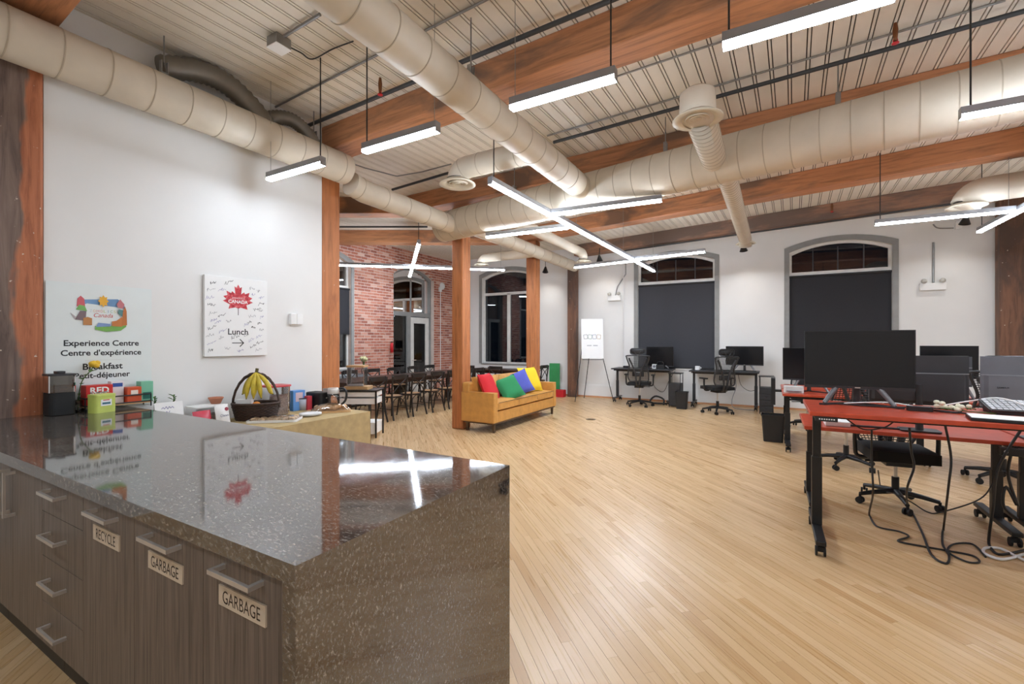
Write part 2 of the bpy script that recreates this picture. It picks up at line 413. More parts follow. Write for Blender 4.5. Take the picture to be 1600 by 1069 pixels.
m = MB(); wall_open(m, Y0, Y1, ZC+0.02, [(W4[0]+0.08, W4[1]-0.08, 0.86, 3.48, 3.72), (DR[0], DR[1], 0.0, 3.46, 3.72)], X0-0.35, X0-0.006, 0)
wbr = struct(mk('wall_far', m, M_mortar))
# bricks on the far wall, one by one
BL, BH, J = 0.215, 0.075, 0.016; bricks = []
def in_open(y, z):
    for o0, o1, zb, zs, zcr in ((W4[0]-0.02, W4[1]+0.02, 0.80, 3.55, 3.80), (DR[0], DR[1], 0, 3.46, 3.72)):
        if o0 < y < o1 and z > zb:
            w = (o1-o0)/2; r = zcr-zs; rad = (w*w+r*r)/(2*r)
            if z < zcr-rad+math.sqrt(max(0, rad*rad-(y-(o0+o1)/2)**2)): return True
    return False
row = 0; z = 0.004
while z < ZC-0.06:
    y = Y1-0.005-(BL/2 if row % 2 else 0)
    while y > 5.2:
        y0 = max(y-BL+J, 5.2); y1_ = min(y, Y1)
        cuts = [y0+(y1_-y0)*k/8 for k in range(9)]; ok = [not in_open(c, z+BH/2) for c in cuts]
        if all(ok): bricks.append((y0, y1_, z))
        elif any(ok):
            yy = [c for c, k in zip(cuts, ok) if k]
            if max(yy)-min(yy) > 0.03: bricks.append((min(yy), max(yy), z))
        y -= BL
    if row % 2 and not in_open(Y1-0.05, z): bricks.append((Y1-0.1, Y1-0.004, z))
    z += BH; row += 1
def brick_mb(mb, p):
    y0, y1_, z0 = p; d = random.uniform(-0.003, 0.004); mb.box((X0-0.05, y0, z0), (X0+d, y1_, z0+BH-J))
def brick_key(p):
    y = (p[0]+p[1])/2; u, v, d = proj(X0, y, p[2])
    vis = (553 < u < 703) and 380 < v < 575
    return (0 if vis else 1, d)
bricks.sort(key=brick_key)
for p in bricks[:300]:
    mm = MB(); brick_mb(mm, p); mk('brick', mm, M_brick, wbr)
mm = MB()
for p in bricks[300:]: brick_mb(mm, p)
o = mk('bricks', mm, M_brick, wbr); o['kind'] = 'stuff'
# skirting and quarter round on the window wall
struct(mk('baseboard_back', MB().box((X0, Y1-0.035, 0), (X1, Y1, 0.33)).box((X0, Y1-0.022, 0.33), (X1, Y1, 0.35)), M_white))
struct(mk('trim_1', MB().prism([(Y1-0.065, 0), (Y1-0.035, 0), (Y1-0.035, 0.04), (Y1-0.05, 0.03)], X0, X1, None, 0), plain('stained_pine', (190, 130, 82), 0.5)))
struct(mk('trim_2', MB().box((XW, 2.06, 0), (XW+0.012, 3.757, 0.12)), M_white))
# ---- windows
def window(n, a0, a1, axis, face, sgn, zs, zcr, zb, label, bar, mull, gbars=3, cz=0.1):
    def mp(poly_lo, h0, h1): return (min(h0, h1), max(h0, h1))
    w = thing('window_%d' % n, label, 'window'); w['kind'] = 'structure'
    F = lambda d: face+sgn*d                     # d > 0 goes into the wall
    def rng(d0, d1): a, c = F(d0), F(d1); return min(a, c), max(a, c)
    out = [(a0, zb)]+arch_pts(a0, a1, zs+0.10, zcr+0.11)+[(a1, zb)]
    inn = [(a0+cz, zb)]+arch_pts(a0+cz, a1-cz, zs, zcr)+[(a1-cz, zb)]
    m = MB(); m.ring(out, inn, *rng(-0.02, 0.0), None, axis, False)
    mk('casing', m, M_casing, w)
    i2 = [(a0+cz+0.05, zb+0.05)]+arch_pts(a0+cz+0.05, a1-cz-0.05, zs-0.05, zcr-0.05)+[(a1-cz-0.05, zb+0.05)]
    i1 = [(a0+cz, zb)]+arch_pts(a0+cz, a1-cz, zs, zcr)+[(a1-cz, zb)]
    m = MB(); m.ring(i1, i2, *rng(0.10, 0.18), None, axis, True); fr = mk('window_frame', m, M_frame, w)
    m = MB(); h0, h1 = rng(0.09, 0.17); m.prism([(a0+cz, bar-0.04), (a1-cz, bar-0.04), (a1-cz, bar+0.04), (a0+cz, bar+0.04)], h0, h1, None, axis)
    mk('transom_bar', m, M_frame, w)
    if mull:
        for c in mull:
            m = MB(); m.prism([(c-0.05, zb+0.04), (c+0.05, zb+0.04), (c+0.05, bar), (c-0.05, bar)], h0, h1, None, axis); mk('mullion', m, M_frame, w)
    h0, h1 = rng(0.13, 0.15)
    for k in range(gbars):
        c = a0+cz+(a1-a0-2*cz)*(k+1)/(gbars+1); m = MB(); m.prism([(c-0.012, bar), (c+0.012, bar), (c+0.012, zs+0.08), (c-0.012, zs+0.08)], h0, h1, None, axis); mk('glazing_bar', m, M_greymet, w)
    h0, h1 = rng(0.137, 0.143)
    ar = arch_pts(a0+cz+0.03, a1-cz-0.03, zs-0.03, zcr-0.03)
    mk('pane', MB().prism(ar+[(a1-cz-0.03, bar), (a0+cz+0.03, bar)], h0, h1, None, axis), M_glass, w)
    es = [a0+cz+0.03]+(mull or [])+[a1-cz-0.03]
    for e0, e1 in zip(es[:-1], es[1:]): mk('pane', MB().prism([(e0, zb+0.03), (e1, zb+0.03), (e1, bar), (e0, bar)], h0, h1, None, axis), M_glass, w)
    m = MB(); h0, h1 = rng(-0.035, 0.12); m.prism([(a0+cz-0.02, zb-0.03), (a1-cz+0.02, zb-0.03), (a1-cz+0.02, zb), (a0+cz-0.02, zb)], h0, h1, None, axis)
    mk('window_sill', m, M_white if n < 3 else M_casing, w); return w
window(1, WINS[0][0], WINS[0][1], 1, Y1, 1, 3.58, 3.77, 0.86, 'arched window with charcoal blind behind the mesh office chairs', 3.09, None)
window(2, WINS[1][0], WINS[1][1], 1, Y1, 1, 3.58, 3.77, 0.86, 'arched window with black blind behind the big monitor', 3.09, None)
window(3, WINS[2][0], WINS[2][1], 1, Y1, 1, 3.58, 3.77, 0.86, 'arched window without blind between the two inner timber posts', 3.06, [-7.14], 0)
window(4, W4[0], W4[1], 0, X0, -1, 3.46, 3.72, 0.86, 'arched window in the brick wall beside the wall end post', 2.9, None, 0, 0.08)
def blind(a0, a1, axis, face, sgn, zt, zb, mat, label):
    t = thing('roller_blind', label, 'blind', group='roller blinds')
    d0, d1 = sorted((face+sgn*0.055, face+sgn*0.060)); m = MB(); m.prism([(a0, zb), (a1, zb), (a1, zt), (a0, zt)], d0, d1, None, axis); mk('fabric', m, mat, t)
    A = (lambda a, z, d: (a, face+sgn*d, z)) if axis == 1 else (lambda a, z, d: (face+sgn*d, a, z))
    mk('roller_tube', MB().cyl(A(a0-0.01, zt, 0.06), A(a1+0.01, zt, 0.06), 0.025, 12), M_black, t)
    d0, d1 = sorted((face+sgn*0.048, face+sgn*0.068)); mk('hem_bar', MB().prism([(a0, zb-0.02), (a1, zb-0.02), (a1, zb+0.012), (a0, zb+0.012)], d0, d1, None, axis), M_black, t)
blind(-3.095, -1.225, 1, Y1, 1, 3.03, 0.885, M_blind, 'charcoal roller blind in the window behind the two mesh chairs')
blind(0.355, 2.185, 1, Y1, 1, 3.03, 0.885, M_blind2, 'black roller blind in the window behind the big monitor')
blind(W4[0]+0.09, W4[1]-0.09, 0, X0, -1, 2.86, 1.75, M_blind2, 'black roller blind half lowered in the brick wall window')
# ---- glazed door in the brick wall
d = thing('door_1', 'white glazed door with dark sidelight and arched transom in the brick wall', 'door'); d['kind'] = 'structure'
F0, F1 = X0-0.22, X0-0.12
def rr(y0, y1, z0, z1, a=F0, c=F1): return MB().box((a, y0, z0), (c, y1, z1))
o1 = [(DR[0], 0)]+arch_pts(DR[0], DR[1], 3.46, 3.72)+[(DR[1], 0)]; o2 = [(DR[0]+0.06, 0)]+arch_pts(DR[0]+0.06, DR[1]-0.06, 3.40, 3.66)+[(DR[1]-0.06, 0)]
mk('door_frame', MB().ring(o1, o2, F0, F1, None, 0, False), M_casing, d)
mk('transom_bar', rr(DR[0]+0.06, DR[1]-0.06, 2.30, 2.42), M_casing, d)
mk('post', rr(10.06, 10.20, 0, 2.30), M_casing, d)
mk('pane', MB().prism(arch_pts(DR[0]+0.05, DR[1]-0.05, 3.40, 3.67)+[(DR[1]-0.05, 2.40), (DR[0]+0.05, 2.40)], X0-0.175, X0-0.168, None, 0), M_glass, d)
mk('pane', rr(DR[0]+0.05, 10.07, 0.02, 2.31, X0-0.175, X0-0.168), M_glass, d)
mk('glazing_bar', rr(10.23, 10.27, 2.42, 3.66, X0-0.19, X0-0.15), M_casing, d)
lf = mk('door_leaf', MB().ring([(10.22, 0.02), (11.05, 0.02), (11.05, 2.28), (10.22, 2.28)], [(10.37, 0.28), (10.90, 0.28), (10.90, 2.10), (10.37, 2.10)], X0-0.20, X0-0.15, None, 0), M_frame, d)
mk('pane', rr(10.36, 10.91, 0.27, 2.11, X0-0.178, X0-0.170), M_glass, lf)
mk('handle', MB().tube([(X0-0.15, 10.30, 1.0), (X0-0.09, 10.30, 1.0), (X0-0.09, 10.40, 1.0)], 0.012), M_steel, lf)
# outside the door: landing with railing
o = thing('railing', 'pale metal railing on the landing outside the glazed door', 'railing', (X0-1.1, 0, 0))
for k in range(5): mk('rail', MB().cyl((0, 9.0, 0.35+0.22*k), (0, 12.4, 0.35+0.22*k), 0.016, 8), M_galv, o)
for y in (9.1, 10.2, 11.3, 12.3): mk('post', MB().box((-0.02, y-0.02, 0), (0.02, y+0.02, 1.27)), M_galv, o)
struct(mk('ground', MB().box((X0-6, 5, -0.1), (X0-0.36, 14, 0.0)), plain('landing_concrete', (90, 90, 92), 0.8)))

# ================================================================== timber frame
ZB = 3.92
def beam(p0, p1, w, z0, z1, mat, label):
    a = Vector((p0[0], p0[1], 0)); c = Vector((p1[0], p1[1], 0)); L = (c-a).length
    M = MB(); M.box((0, 0, z0-ZB), (L, w, z1-ZB))
    o = mk('timber_beam', M, mat, None, (a.x, a.y, ZB), bevel=0.012); o.rotation_euler = (0, 0, math.atan2(c.y-a.y, c.x-a.x))
    return tag(o, label, 'beam', 'ceiling beams')
beam((-4.84, 0.98), (X1, 0.50), 0.32, ZB, ZC, M_beam, 'timber beam over the counter springing from the leftmost post')
beam((-5.26, 3.775), (X1, 3.24), 0.33, ZB, ZC, M_beam, 'timber beam starting at the post at the white wall end')
beam((-6.0, 6.29), (X1, 5.74), 0.33, ZB, ZC, M_beam, 'timber beam running just above the largest round duct')
beam((-5.2, 9.44), (X1, 7.54), 0.33, ZB, ZC, M_beam, 'timber beam beyond the largest duct, orange along its lower edge')
beam((-4.75, 12.02-0.25), (X1, 9.83), 0.33, ZB, ZC, M_beamdark, 'dark timber beam nearest the window wall')
A = Vector((-5.12, 6.75)); dv = Vector((-0.8685, -0.4958))
beam(A+dv*4.3, A, 0.33, ZB, ZC, M_beam, 'timber beam over the dining table near the wall end post')
A = Vector((-5.12, 9.60))
beam(A+dv*4.5, A, 0.33, ZB, ZC, M_beam, 'timber beam over the dining area in front of the bricks')
def post(x0, x1, y0, y1, mat, label, ztop=ZB, r=0.02):
    o = mk('timber_post', MB().box((-(x1-x0)/2, -(y1-y0)/2, 0), ((x1-x0)/2, (y1-y0)/2, ztop)), mat, None, ((x0+x1)/2, (y0+y1)/2, 0), bevel=r)
    return tag(o, label, 'column', 'timber posts')
post(XW-0.25, XW+0.03, 0.905, 1.252, M_colgrey, 'worn grey and orange timber post at the left end of the counter')
post(-5.22, -4.895, 3.765, 4.05, M_col, 'timber post at the end of the white partition wall')
post(-4.95, -4.71, 6.505, 6.75, M_col, 'timber post standing in front of the sofa arm')
post(-5.04, -4.79, 9.50, 9.75, M_col, 'timber post behind the sofa by the unblinded window')
post(-5.01, -4.75, Y1-0.28, Y1-0.07, M_coldark, 'dark timber post beside the easel', 3.75)
post(3.70, 4.03, Y1-0.30, Y1-0.07, M_coldark, 'dark timber post at the right edge of the window wall', ZC-0.01)

# ================================================================== ducts
def duct(name, pts, r, label, rings=True, mat=None, seg=28, step=0.30, group='round air ducts', cap=True):
    t = thing(name, label, 'duct', group=group); pts = [Vector(p) for p in pts]
    mk('pipe', MB().tube(pts, r, seg, None, cap), mat or M_duct, t)
    if rings:
        L = 0.12
        for a, c in zip(pts[:-1], pts[1:]):
            D = c-a; n = D.length; dd = D.normalized()
            while L < n:
                p = a+dd*L; skew = dd*0.0; mk('seam', MB().tube([p-dd*0.004, p+dd*0.004], r+0.0035, seg, None, True), M_ductseam, t); L += step
            L -= n
    return t
def elbow(a, c, R_, n=7):
    # from horizontal point a heading to c's plan position, then straight down to c
    a = Vector(a); c = Vector(c); h = Vector((c.x-a.x, c.y-a.y, 0)); L = h.length; hd = h.normalized(); out = [a]
    s = a+hd*(L-R_)
    for k in range(n+1):
        t = PI/2*k/n; out.append(s+hd*R_*math.sin(t)+Vector((0, 0, -R_*(1-math.cos(t)))))
    out.append(c); return out
def diffuser(x, y, z, r, label, par=None):
    t = thing('ceiling_diffuser', label, 'vent', (x, y, z), group='round ceiling diffusers')
    mk('flange', MB().lathe([(r*0.60, 0.035), (r*0.62, 0.012), (r, -0.004), (r, 0.006), (r*0.66, 0.05), (r*0.60, 0.035)], seg=32), plain('diffuser_white', (214, 206, 186), 0.45), t)
    for k, q_ in enumerate((0.48, 0.32, 0.16)):
        mk('cone', MB().lathe([(r*(q_-0.075), 0.032), (r*q_, 0.0), (r*(q_+0.01), 0.004), (r*(q_-0.065), 0.036), (r*(q_-0.075), 0.032)], seg=28), plain('diffuser_white', (214, 206, 186), 0.45), t)
    mk('throat', MB().lathe([(0.001, 0.06), (r*0.62, 0.06), (r*0.62, 0.065), (0.001, 0.065)], seg=28), M_black, t)
    return t
MD = Vector((-0.9842, 0.1771, 0)); MF = Vector((0.945, 5.248, 3.545))
def main_at(x): k = (x-MF.x)/MD.x; return MF+MD*k
duct('spiral_duct', [main_at(-5.0), main_at(5.4)][::-1], 0.25, 'largest round duct crossing the room under the ceiling beams', seg=40, step=0.235)
duct('spiral_duct', [(-2.16, Y0+0.1, 3.55), (-2.16, main_at(-2.16).y-0.2, 3.55)], 0.152, 'slim round duct running overhead from the camera to the largest duct', seg=36, step=0.30)
duct('spiral_duct', [(-4.62, -2.5, 3.69), (-4.62, 3.90, 3.69)], 0.18, 'round duct along the top of the white partition wall', seg=36, step=0.28)
yj = main_at(-4.62).y
duct('spiral_duct', [(-4.66, 4.02, 3.56), (-4.66, 4.22, 3.52), (-4.64, yj-0.2, 3.50)], 0.148, 'round duct linking the wall end post to the largest duct', step=0.42)
duct('spiral_duct', [(-4.58, yj+0.2, 3.56), (-4.58, 11.4, 3.56)], 0.135, 'round duct running from the largest duct above the sofa', step=0.45)
dy = main_at(-3.8).y
duct('branch_duct', elbow((-3.8, dy+0.2, 3.60), (-3.8, 10.0, 3.44), 0.13), 0.10, 'branch duct bending down above the easel', False)
diffuser(-3.8, 10.0, 3.40, 0.18, 'round diffuser above the easel under its branch duct')
duct('branch_duct', elbow((-4.70, 9.18, 3.56), (-6.1, 9.2, 3.44), 0.14), 0.105, 'branch duct turning down in front of the unblinded window', False)
diffuser(-6.1, 9.2, 3.40, 0.18, 'round diffuser in front of the unblinded window')
duct('branch_duct', elbow((-2.30, 4.38, 3.60), (-3.26, 4.40, 3.46), 0.15), 0.125, 'branch duct bending down off the slim overhead duct', True, step=0.25)
diffuser(-3.26, 4.40, 3.42, 0.215, 'round diffuser left of the long cross pendant')
y5 = main_at(-0.54).y
duct('branch_duct', elbow((-0.54, y5-0.15, 3.50), (-0.54, 4.10, 3.42), 0.09), 0.125, 'short branch duct reaching from the largest duct toward the camera', True, step=0.09)
mk('sleeve', MB().lathe([(0.13, 0), (0.145, 0.03), (0.14, 0.19), (0.10, 0.22), (0.001, 0.22)], (-0.54, 4.08, 3.43), 28), M_duct, [o for o in COL.objects if o.get('label', '').startswith('short branch duct')][0])
diffuser(-0.54, 4.08, 3.40, 0.20, 'round diffuser hanging in front of the largest duct')
duct('branch_duct', elbow((-0.45, y5+0.2, 3.46), (-0.43, 9.64, 3.42), 0.12), 0.105, 'branch duct running from the largest duct toward the window wall', True, step=0.09)
diffuser(-0.43, 9.64, 3.39, 0.17, 'round diffuser by the black wall spot near the middle')
duct('branch_duct', elbow((5.4, 8.1, 3.62), (2.35, 8.63, 3.46), 0.2), 0.17, 'round duct at the right edge ending in a diffuser', False)
diffuser(2.35, 8.63, 3.42, 0.22, 'round diffuser at the right edge above the pendant')
def flex(p0, p1, bulge, r, label):
    t = thing('flexible_duct', label, 'duct', group='flexible ducts'); a = Vector(p0); c = Vector(p1); pts = []; rs = []
    n = 34
    for i in range(n+1):
        s = i/n; p = a.lerp(c, s)+Vector(bulge)*math.sin(PI*s); pts.append(p); rs.append(r*(1.06 if i % 2 else 0.94))
    mk('hose', MB().tube(pts, rs, 18), M_flex, t)
flex((XW+0.12, 1.98, 4.00), (-4.60, 2.88, 3.80), (0.0, 0.02, 0.20), 0.10, 'larger ribbed flexible duct above the wall duct')
flex((XW+0.10, 2.98, 3.97), (-4.60, 3.46, 3.82), (0.0, 0.02, 0.14), 0.075, 'smaller ribbed flexible duct above the wall duct')
def hanger(x, y, zt, r, label):
    t = thing('duct_hanger', label, 'hanger', (x, y, zt), group='duct hangers')
    mk('rod', MB().cyl((0, 0, 0.10), (0, 0, ZC-zt), 0.006, 8), M_galv, t)
    mk('bracket', MB().box((-0.02, -0.025, -0.01), (0.02, 0.025, 0.01)).box((-0.02, -0.028, 0), (0.02, -0.02, 0.11)).box((-0.02, 0.02, 0), (0.02, 0.028, 0.11)), M_galv, t)
for x, w_ in ((2.0, 'right'), (0.55, 'second from the right'), (-1.1, 'beside the long pendant'), (-3.4, 'left')):
    p = main_at(x); hanger(p.x, p.y, p.z+0.262, 0.25, 'threaded rod hanger holding the largest duct, %s' % w_)
hanger(-4.62, 1.95, 3.885, 0.18, 'rod hanger on the wall duct beside the flexible ducts')
hanger(-4.62, 3.45, 3.885, 0.18, 'rod hanger on the wall duct near the wall end post')
hanger(-2.16, 3.1, 3.715, 0.15, 'rod hanger on the slim overhead duct by the beam')

# ================================================================== pipes and conduits on the ceiling
def pipe(name, pts, r, mat, label, cat='pipe', group=None, seg=8):
    return tag(mk(name, MB().tube(pts, r, seg), mat), label, cat, group)
zp = 4.12
pipe('sprinkler_pipe', [at(457, 206, zp), at(1000, -19, zp)], 0.021, M_darkpipe, 'dark sprinkler pipe along the near side of the wall end beam', group='sprinkler pipes')
pipe('sprinkler_pipe', [at(865, 222, zp), at(1600, 17, zp), at(1800, -39, zp)], 0.021, M_darkpipe, 'dark sprinkler pipe crossing above the largest duct', group='sprinkler pipes')
pipe('sprinkler_pipe', [at(613, 296, zp), at(700, 270, zp)], 0.021, M_darkpipe, 'short dark sprinkler pipe beside the left diffuser', group='sprinkler pipes')
pipe('sprinkler_pipe', [at(530, 354, zp), at(668, 354, zp)], 0.021, M_darkpipe, 'dark sprinkler pipe above the dining table', group='sprinkler pipes')
pipe('sprinkler_pipe', [(-3.4, 11.50, 3.86), (5.4, 9.75, 3.86)], 0.018, M_darkpipe, 'dark pipe along the beam nearest the window wall', group='sprinkler pipes')
pipe('conduit', [at(424, 170, 4.20), at(586, 87, 4.20), at(770, -6, 4.20)], 0.011, M_galv, 'thin steel conduit crossing above the slim overhead duct', 'conduit', 'ceiling conduits')
pipe('conduit', [at(855, 212, 4.20), at(1571, 0, 4.20)], 0.010, M_galv, 'thin steel conduit beside the pipe above the largest duct', 'conduit', 'ceiling conduits')
pipe('conduit', [at(955, 122, 4.20), at(1135, 62, 4.20)], 0.010, M_galv, 'thin steel conduit between the two front pendants', 'conduit', 'ceiling conduits')
pipe('conduit', [at(535, 250, 4.16), at(570, 262, 4.14), at(620, 275, 4.1), at(660, 268, 4.14), at(705, 256, 4.16)], 0.010, M_galv, 'sagging conduit left of the round diffuser', 'conduit', 'ceiling conduits')
jb = thing('junction_box', 'white electrical junction box on the ceiling boards', 'box', at(436, 62, 4.20))
mk('body', MB().cbox((0, 0, -0.03), (0.14, 0.14, 0.09)), M_galv, jb, bevel=0.004); mk('cover', MB().cbox((0, 0, -0.078), (0.145, 0.145, 0.006)), M_paper, jb)
pipe('conduit', [at(444, 56, 4.19), at(500, 22, 4.19)], 0.014, M_galv, 'short conduit running out of the ceiling junction box', 'conduit', 'ceiling conduits')
pipe('light_cord', spline([at(446, 70, 4.19), at(470, 82, 4.20), at(488, 92, 4.20), at(520, 76, 4.2), at(552, 64, 4.20)]), 0.006, M_black, 'black cord stapled along the ceiling from the junction box', 'cord')
def sprinkler(u, v, label):
    p = at(u, v, 4.08); t = thing('fire_sprinkler', label, 'sprinkler', (p.x, p.y, 4.08), group='sprinkler heads')
    mk('body', MB().lathe([(0.012, 0.12), (0.02, 0.06), (0.016, 0.0), (0.012, -0.03), (0.001, -0.03)]), plain('old_brass', (128, 84, 54), 0.4, 0.7), t)
    mk('deflector', MB().lathe([(0.001, -0.05), (0.026, -0.052), (0.026, -0.046), (0.001, -0.044)]), M_redmat, t)
    mk('yoke', MB().tube([(-0.012, 0, -0.01), (-0.016, 0, -0.03), (0, 0, -0.048), (0.016, 0, -0.03), (0.012, 0, -0.01)], 0.003, 6), M_redmat, t)
sprinkler(594, 140, 'copper sprinkler head left of the slim overhead duct'); sprinkler(1399, 58, 'red sprinkler head at the upper right of the ceiling')
sprinkler(1300, 327, 'sprinkler head by the dark beam near the window wall')

# ================================================================== LED pendants
def pendant(p0, p1, label, hang=(0.04, 0.96), z=3.2, cable=True):
    a = Vector((p0[0], p0[1], z)); c = Vector((p1[0], p1[1], z)); L = (c-a).length; rz = math.atan2(c.y-a.y, c.x-a.x)
    t = thing('linear_pendant', label, 'lamp', a, rz, 'linear led pendants')
    mk('housing', MB().box((0, -0.030, 0.026), (L, 0.030, 0.080)).box((-0.003, -0.031, -0.001), (0, 0.031, 0.081)).box((L, -0.031, -0.001), (L+0.003, 0.031, 0.081)), M_alu, t)
    mk('lens', MB().box((0.001, -0.0295, 0), (L-0.001, 0.0295, 0.0255)), M_lens, t)
    for k, hgt in enumerate(hang):
        mk('cable', MB().cyl((L*hgt, 0, 0.074), (L*hgt, 0, ZC-z), 0.0022 if (k or not cable) else 0.006, 6), M_black if (k == 0 and cable) else M_galv, t)
    return t
row = [(-4.50, -3.66, 'leftmost pendant of the front row, by the white wall'), (-3.11, -2.29, 'second pendant from the left in the front row'), (-1.62, -0.86, 'third pendant of the front row, right of the slim overhead duct'), (-0.24, 0.52, 'pendant at the top right of the front row')]
for k, (a, c, lb) in enumerate(row):
    if k in (1, 3): a, c = c, a
    pendant((c, 2.83), (a, 2.83), 'short white LED '+lb)
for k in range(3): pendant((1.95+1.4*k, 2.83), (1.15+1.4*k, 2.83), 'short LED pendant of the front row beyond the right edge, %s one' % ('first', 'second', 'third')[k])
for k in range(5): pendant((-3.4+1.9*k, -0.7), (-4.3+1.9*k, -0.7), 'short LED pendant of the row behind the viewer, %s from the white wall' % ('first', 'second', 'third', 'fourth', 'fifth')[k])
pendant((1.22, 4.60), (2.62, 4.60), 'LED pendant at the right edge in front of the largest duct')
pendant((-2.57, 4.04), (-2.42, 11.0), 'longest LED pendant running toward the window wall', (0.01, 0.33, 0.66, 0.99))
pendant((-1.13, 5.55), (-2.51, 5.45), 'LED arm on the near right of the longest pendant', ())
pendant((-3.96, 6.12), (-2.59, 6.20), 'LED arm on the near left of the longest pendant', ())
pendant((-3.85, 9.60), (-2.50, 9.42), 'LED arm on the far left of the longest pendant', ())
pendant((-1.08, 9.12), (-2.42, 9.30), 'LED arm on the far right of the longest pendant', ())
pendant((1.28, 8.20), (2.70, 8.24), 'LED pendant above the right hand desks')
pendant((2.74, 9.53), (2.80, 4.9), 'LED pendant at the right edge pointing to the window wall', (0.02, 0.5, 0.98))
pendant((2.80, 8.25), (4.2, 8.3), 'LED pendant arm beyond the right edge')
pendant((-8.6, 6.40), (-5.42, 9.14), 'long LED pendant over the dining table', (0.05, 0.98))
pendant((-5.46, 6.22), (-8.48, 9.29), 'crossing LED pendant over the dining table', (0.02, 0.98), 3.285)
# wall spots
def spot(p, label, tgt, watt=SPOT_W, up=0.35):
    p = Vector(p); t = thing('wall_spot', label, 'spotlight', p, group='black wall spots'); dr = (Vector(tgt)-p).normalized()
    M = dr.to_track_quat('-Z', 'Y').to_matrix().to_4x4()
    mk('shade', MB().lathe([(0.025, 0.16), (0.03, 0.14), (0.085, 0.0), (0.082, 0.0), (0.027, 0.135), (0.001, 0.15)], seg=20, M=M), M_black, t)
    mk('stem', MB().cyl(tuple(M @ Vector((0, 0, 0.15))), (0, 0, up), 0.009, 8), M_black, t)
    mk('bulb', MB().ball((0, 0, 0.06), 0.03, M), emis('spot_bulb', (255, 250, 240), 4.0) if 'sb' not in MATS else MATS['sb'], t)
    L = bpy.data.lights.new('spot_beam', 'SPOT'); L.energy = watt; L.spot_size = 1.7; L.spot_blend = 1.0; L.shadow_soft_size = 0.03; L.color = (1, 0.97, 0.93)
    lo = bpy.data.objects.new('spot_beam', L); COL.objects.link(lo); lo.parent = t; lo.location = dr*0.02; lo.rotation_euler = dr.to_track_quat('-Z', 'Y').to_euler()
spot(on_y(852, 425, 11.5), 'black cone spot above the sofa end', (-5.9, 12.2, 2.2))
spot(on_y(937, 408, 11.5), 'black cone spot above the easel', (-4.0, 12.2, 2.2))
spot(on_y(1162, 392, 11.4), 'black cone spot between the two blinded windows', (-0.45, 12.2, 2.0))
spot(on_y(1507, 350, 11.3), 'black cone spot at the upper right by the dark post', (3.0, 12.2, 2.0))

# ================================================================== kitchen island
KI = 0.884                                        # 18 inch cabinet modules
IX, IY0, IY1, HC = -1.159*KI, 0.807*KI, 2.006*KI, 0.985
TK = 0.19                                         # plinth height
wt = thing('worktop', 'dark flecked granite worktop with waterfall end on the kitchen island', 'countertop', (IX, IY0, 0))
xl = XW+0.002-IX
mk('slab', MB().prism([(xl, HC-0.052), (-0.052, HC-0.052), (0, HC), (xl, HC)], 0, IY1-IY0, None, 1), M_granite, wt)
mk('waterfall_panel', MB().prism([(-0.052, 0.0), (0, 0.0), (0, HC), (-0.052, HC-0.052)], 0, IY1-IY0, None, 1), M_granite, wt)
def bar_handle(mb, cx, cz, half, vertical=False):
    y1, y0 = 0.0, -0.034
    if not vertical:
        mb.box((cx-half, y0-0.010, cz-0.0065), (cx+half, y0, cz+0.0065))
        for s in (-1, 1): mb.box((cx+s*(half-0.007)-0.007, y0, cz-0.0065), (cx+s*(half-0.007)+0.007, y1, cz+0.0065))
    else:
        mb.box((cx-0.0065, y0-0.010, cz-half), (cx+0.0065, y0, cz+half))
        for s in (-1, 1): mb.box((cx-0.0065, y0, cz+s*(half-0.007)-0.007), (cx+0.0065, y1, cz+s*(half-0.007)+0.007))
    return mb
def ZZ(z): return CAM_H-(CAM_H-z)*KI
def cabinet(t0, t1, label, kind, plate=None):
    xa, xb = IX-KI*t1, IX-KI*t0; w = xb-xa
    t = thing('cabinet_unit', label, 'cabinet', (xa, IY0+0.019, 0), group='kitchen island cabinets')
    mk('body', MB().box((0.001, 0.020, TK-0.01), (w-0.001, IY1-IY0-0.03, HC-0.054)), M_lam, t)
    mk('plinth', MB().box((0.001, 0.075, 0.0), (w-0.001, IY1-IY0-0.05, TK-0.01)), M_black, t)
    def front(nm, x0, x1, z0, z1): return mk(nm, MB().box((x0+0.0013, 0.0, z0+0.0013), (x1-0.0013, 0.018, z1-0.0013)), M_lam, t, bevel=0.001)
    zt = HC-0.056
    if kind == 'pull':
        f = front('door', 0, w, TK, zt); mk('handle', bar_handle(MB(), w/2, ZZ(0.806), 0.10), M_steel, f)
        if plate:
            zp_ = ZZ(0.7095); p = mk('label_plate', MB().box((w/2-0.113, -0.005, zp_-0.029), (w/2+0.113, 0, zp_+0.029)), plain('beige_plate', (214, 196, 172), 0.35), f)
            mk('lettering', text_mb(plate, 0.182 if plate[0] == 'G' else 0.168, 0.037, T((w/2, -0.0052, zp_)) @ FACE_Y), plain('plate_ink', (62, 48, 38), 0.5), f)
    elif kind == 'drawers':
        for z0, z1, hz in ((ZZ(0.682), zt, 0.792), (ZZ(0.456), ZZ(0.682), 0.578), (ZZ(0.228), ZZ(0.456), 0.348), (TK, ZZ(0.228), 0.122)):
            f = front('drawer', 0, w, z0, z1); mk('handle', bar_handle(MB(), w*0.42, ZZ(hz+0.01), 0.097), M_steel, f)
    else:
        for x0, x1, hx in ((0, w/2, w/2-0.04), (w/2, w, w/2+0.04)):
            f = front('door', x0, x1, TK, zt); mk('handle', bar_handle(MB(), hx, ZZ(0.70), 0.11, True), M_steel, f)
cabinet(0.060, 0.530, 'dark oak pull-out nearest the waterfall end with a GARBAGE plate', 'pull', 'GARBAGE')
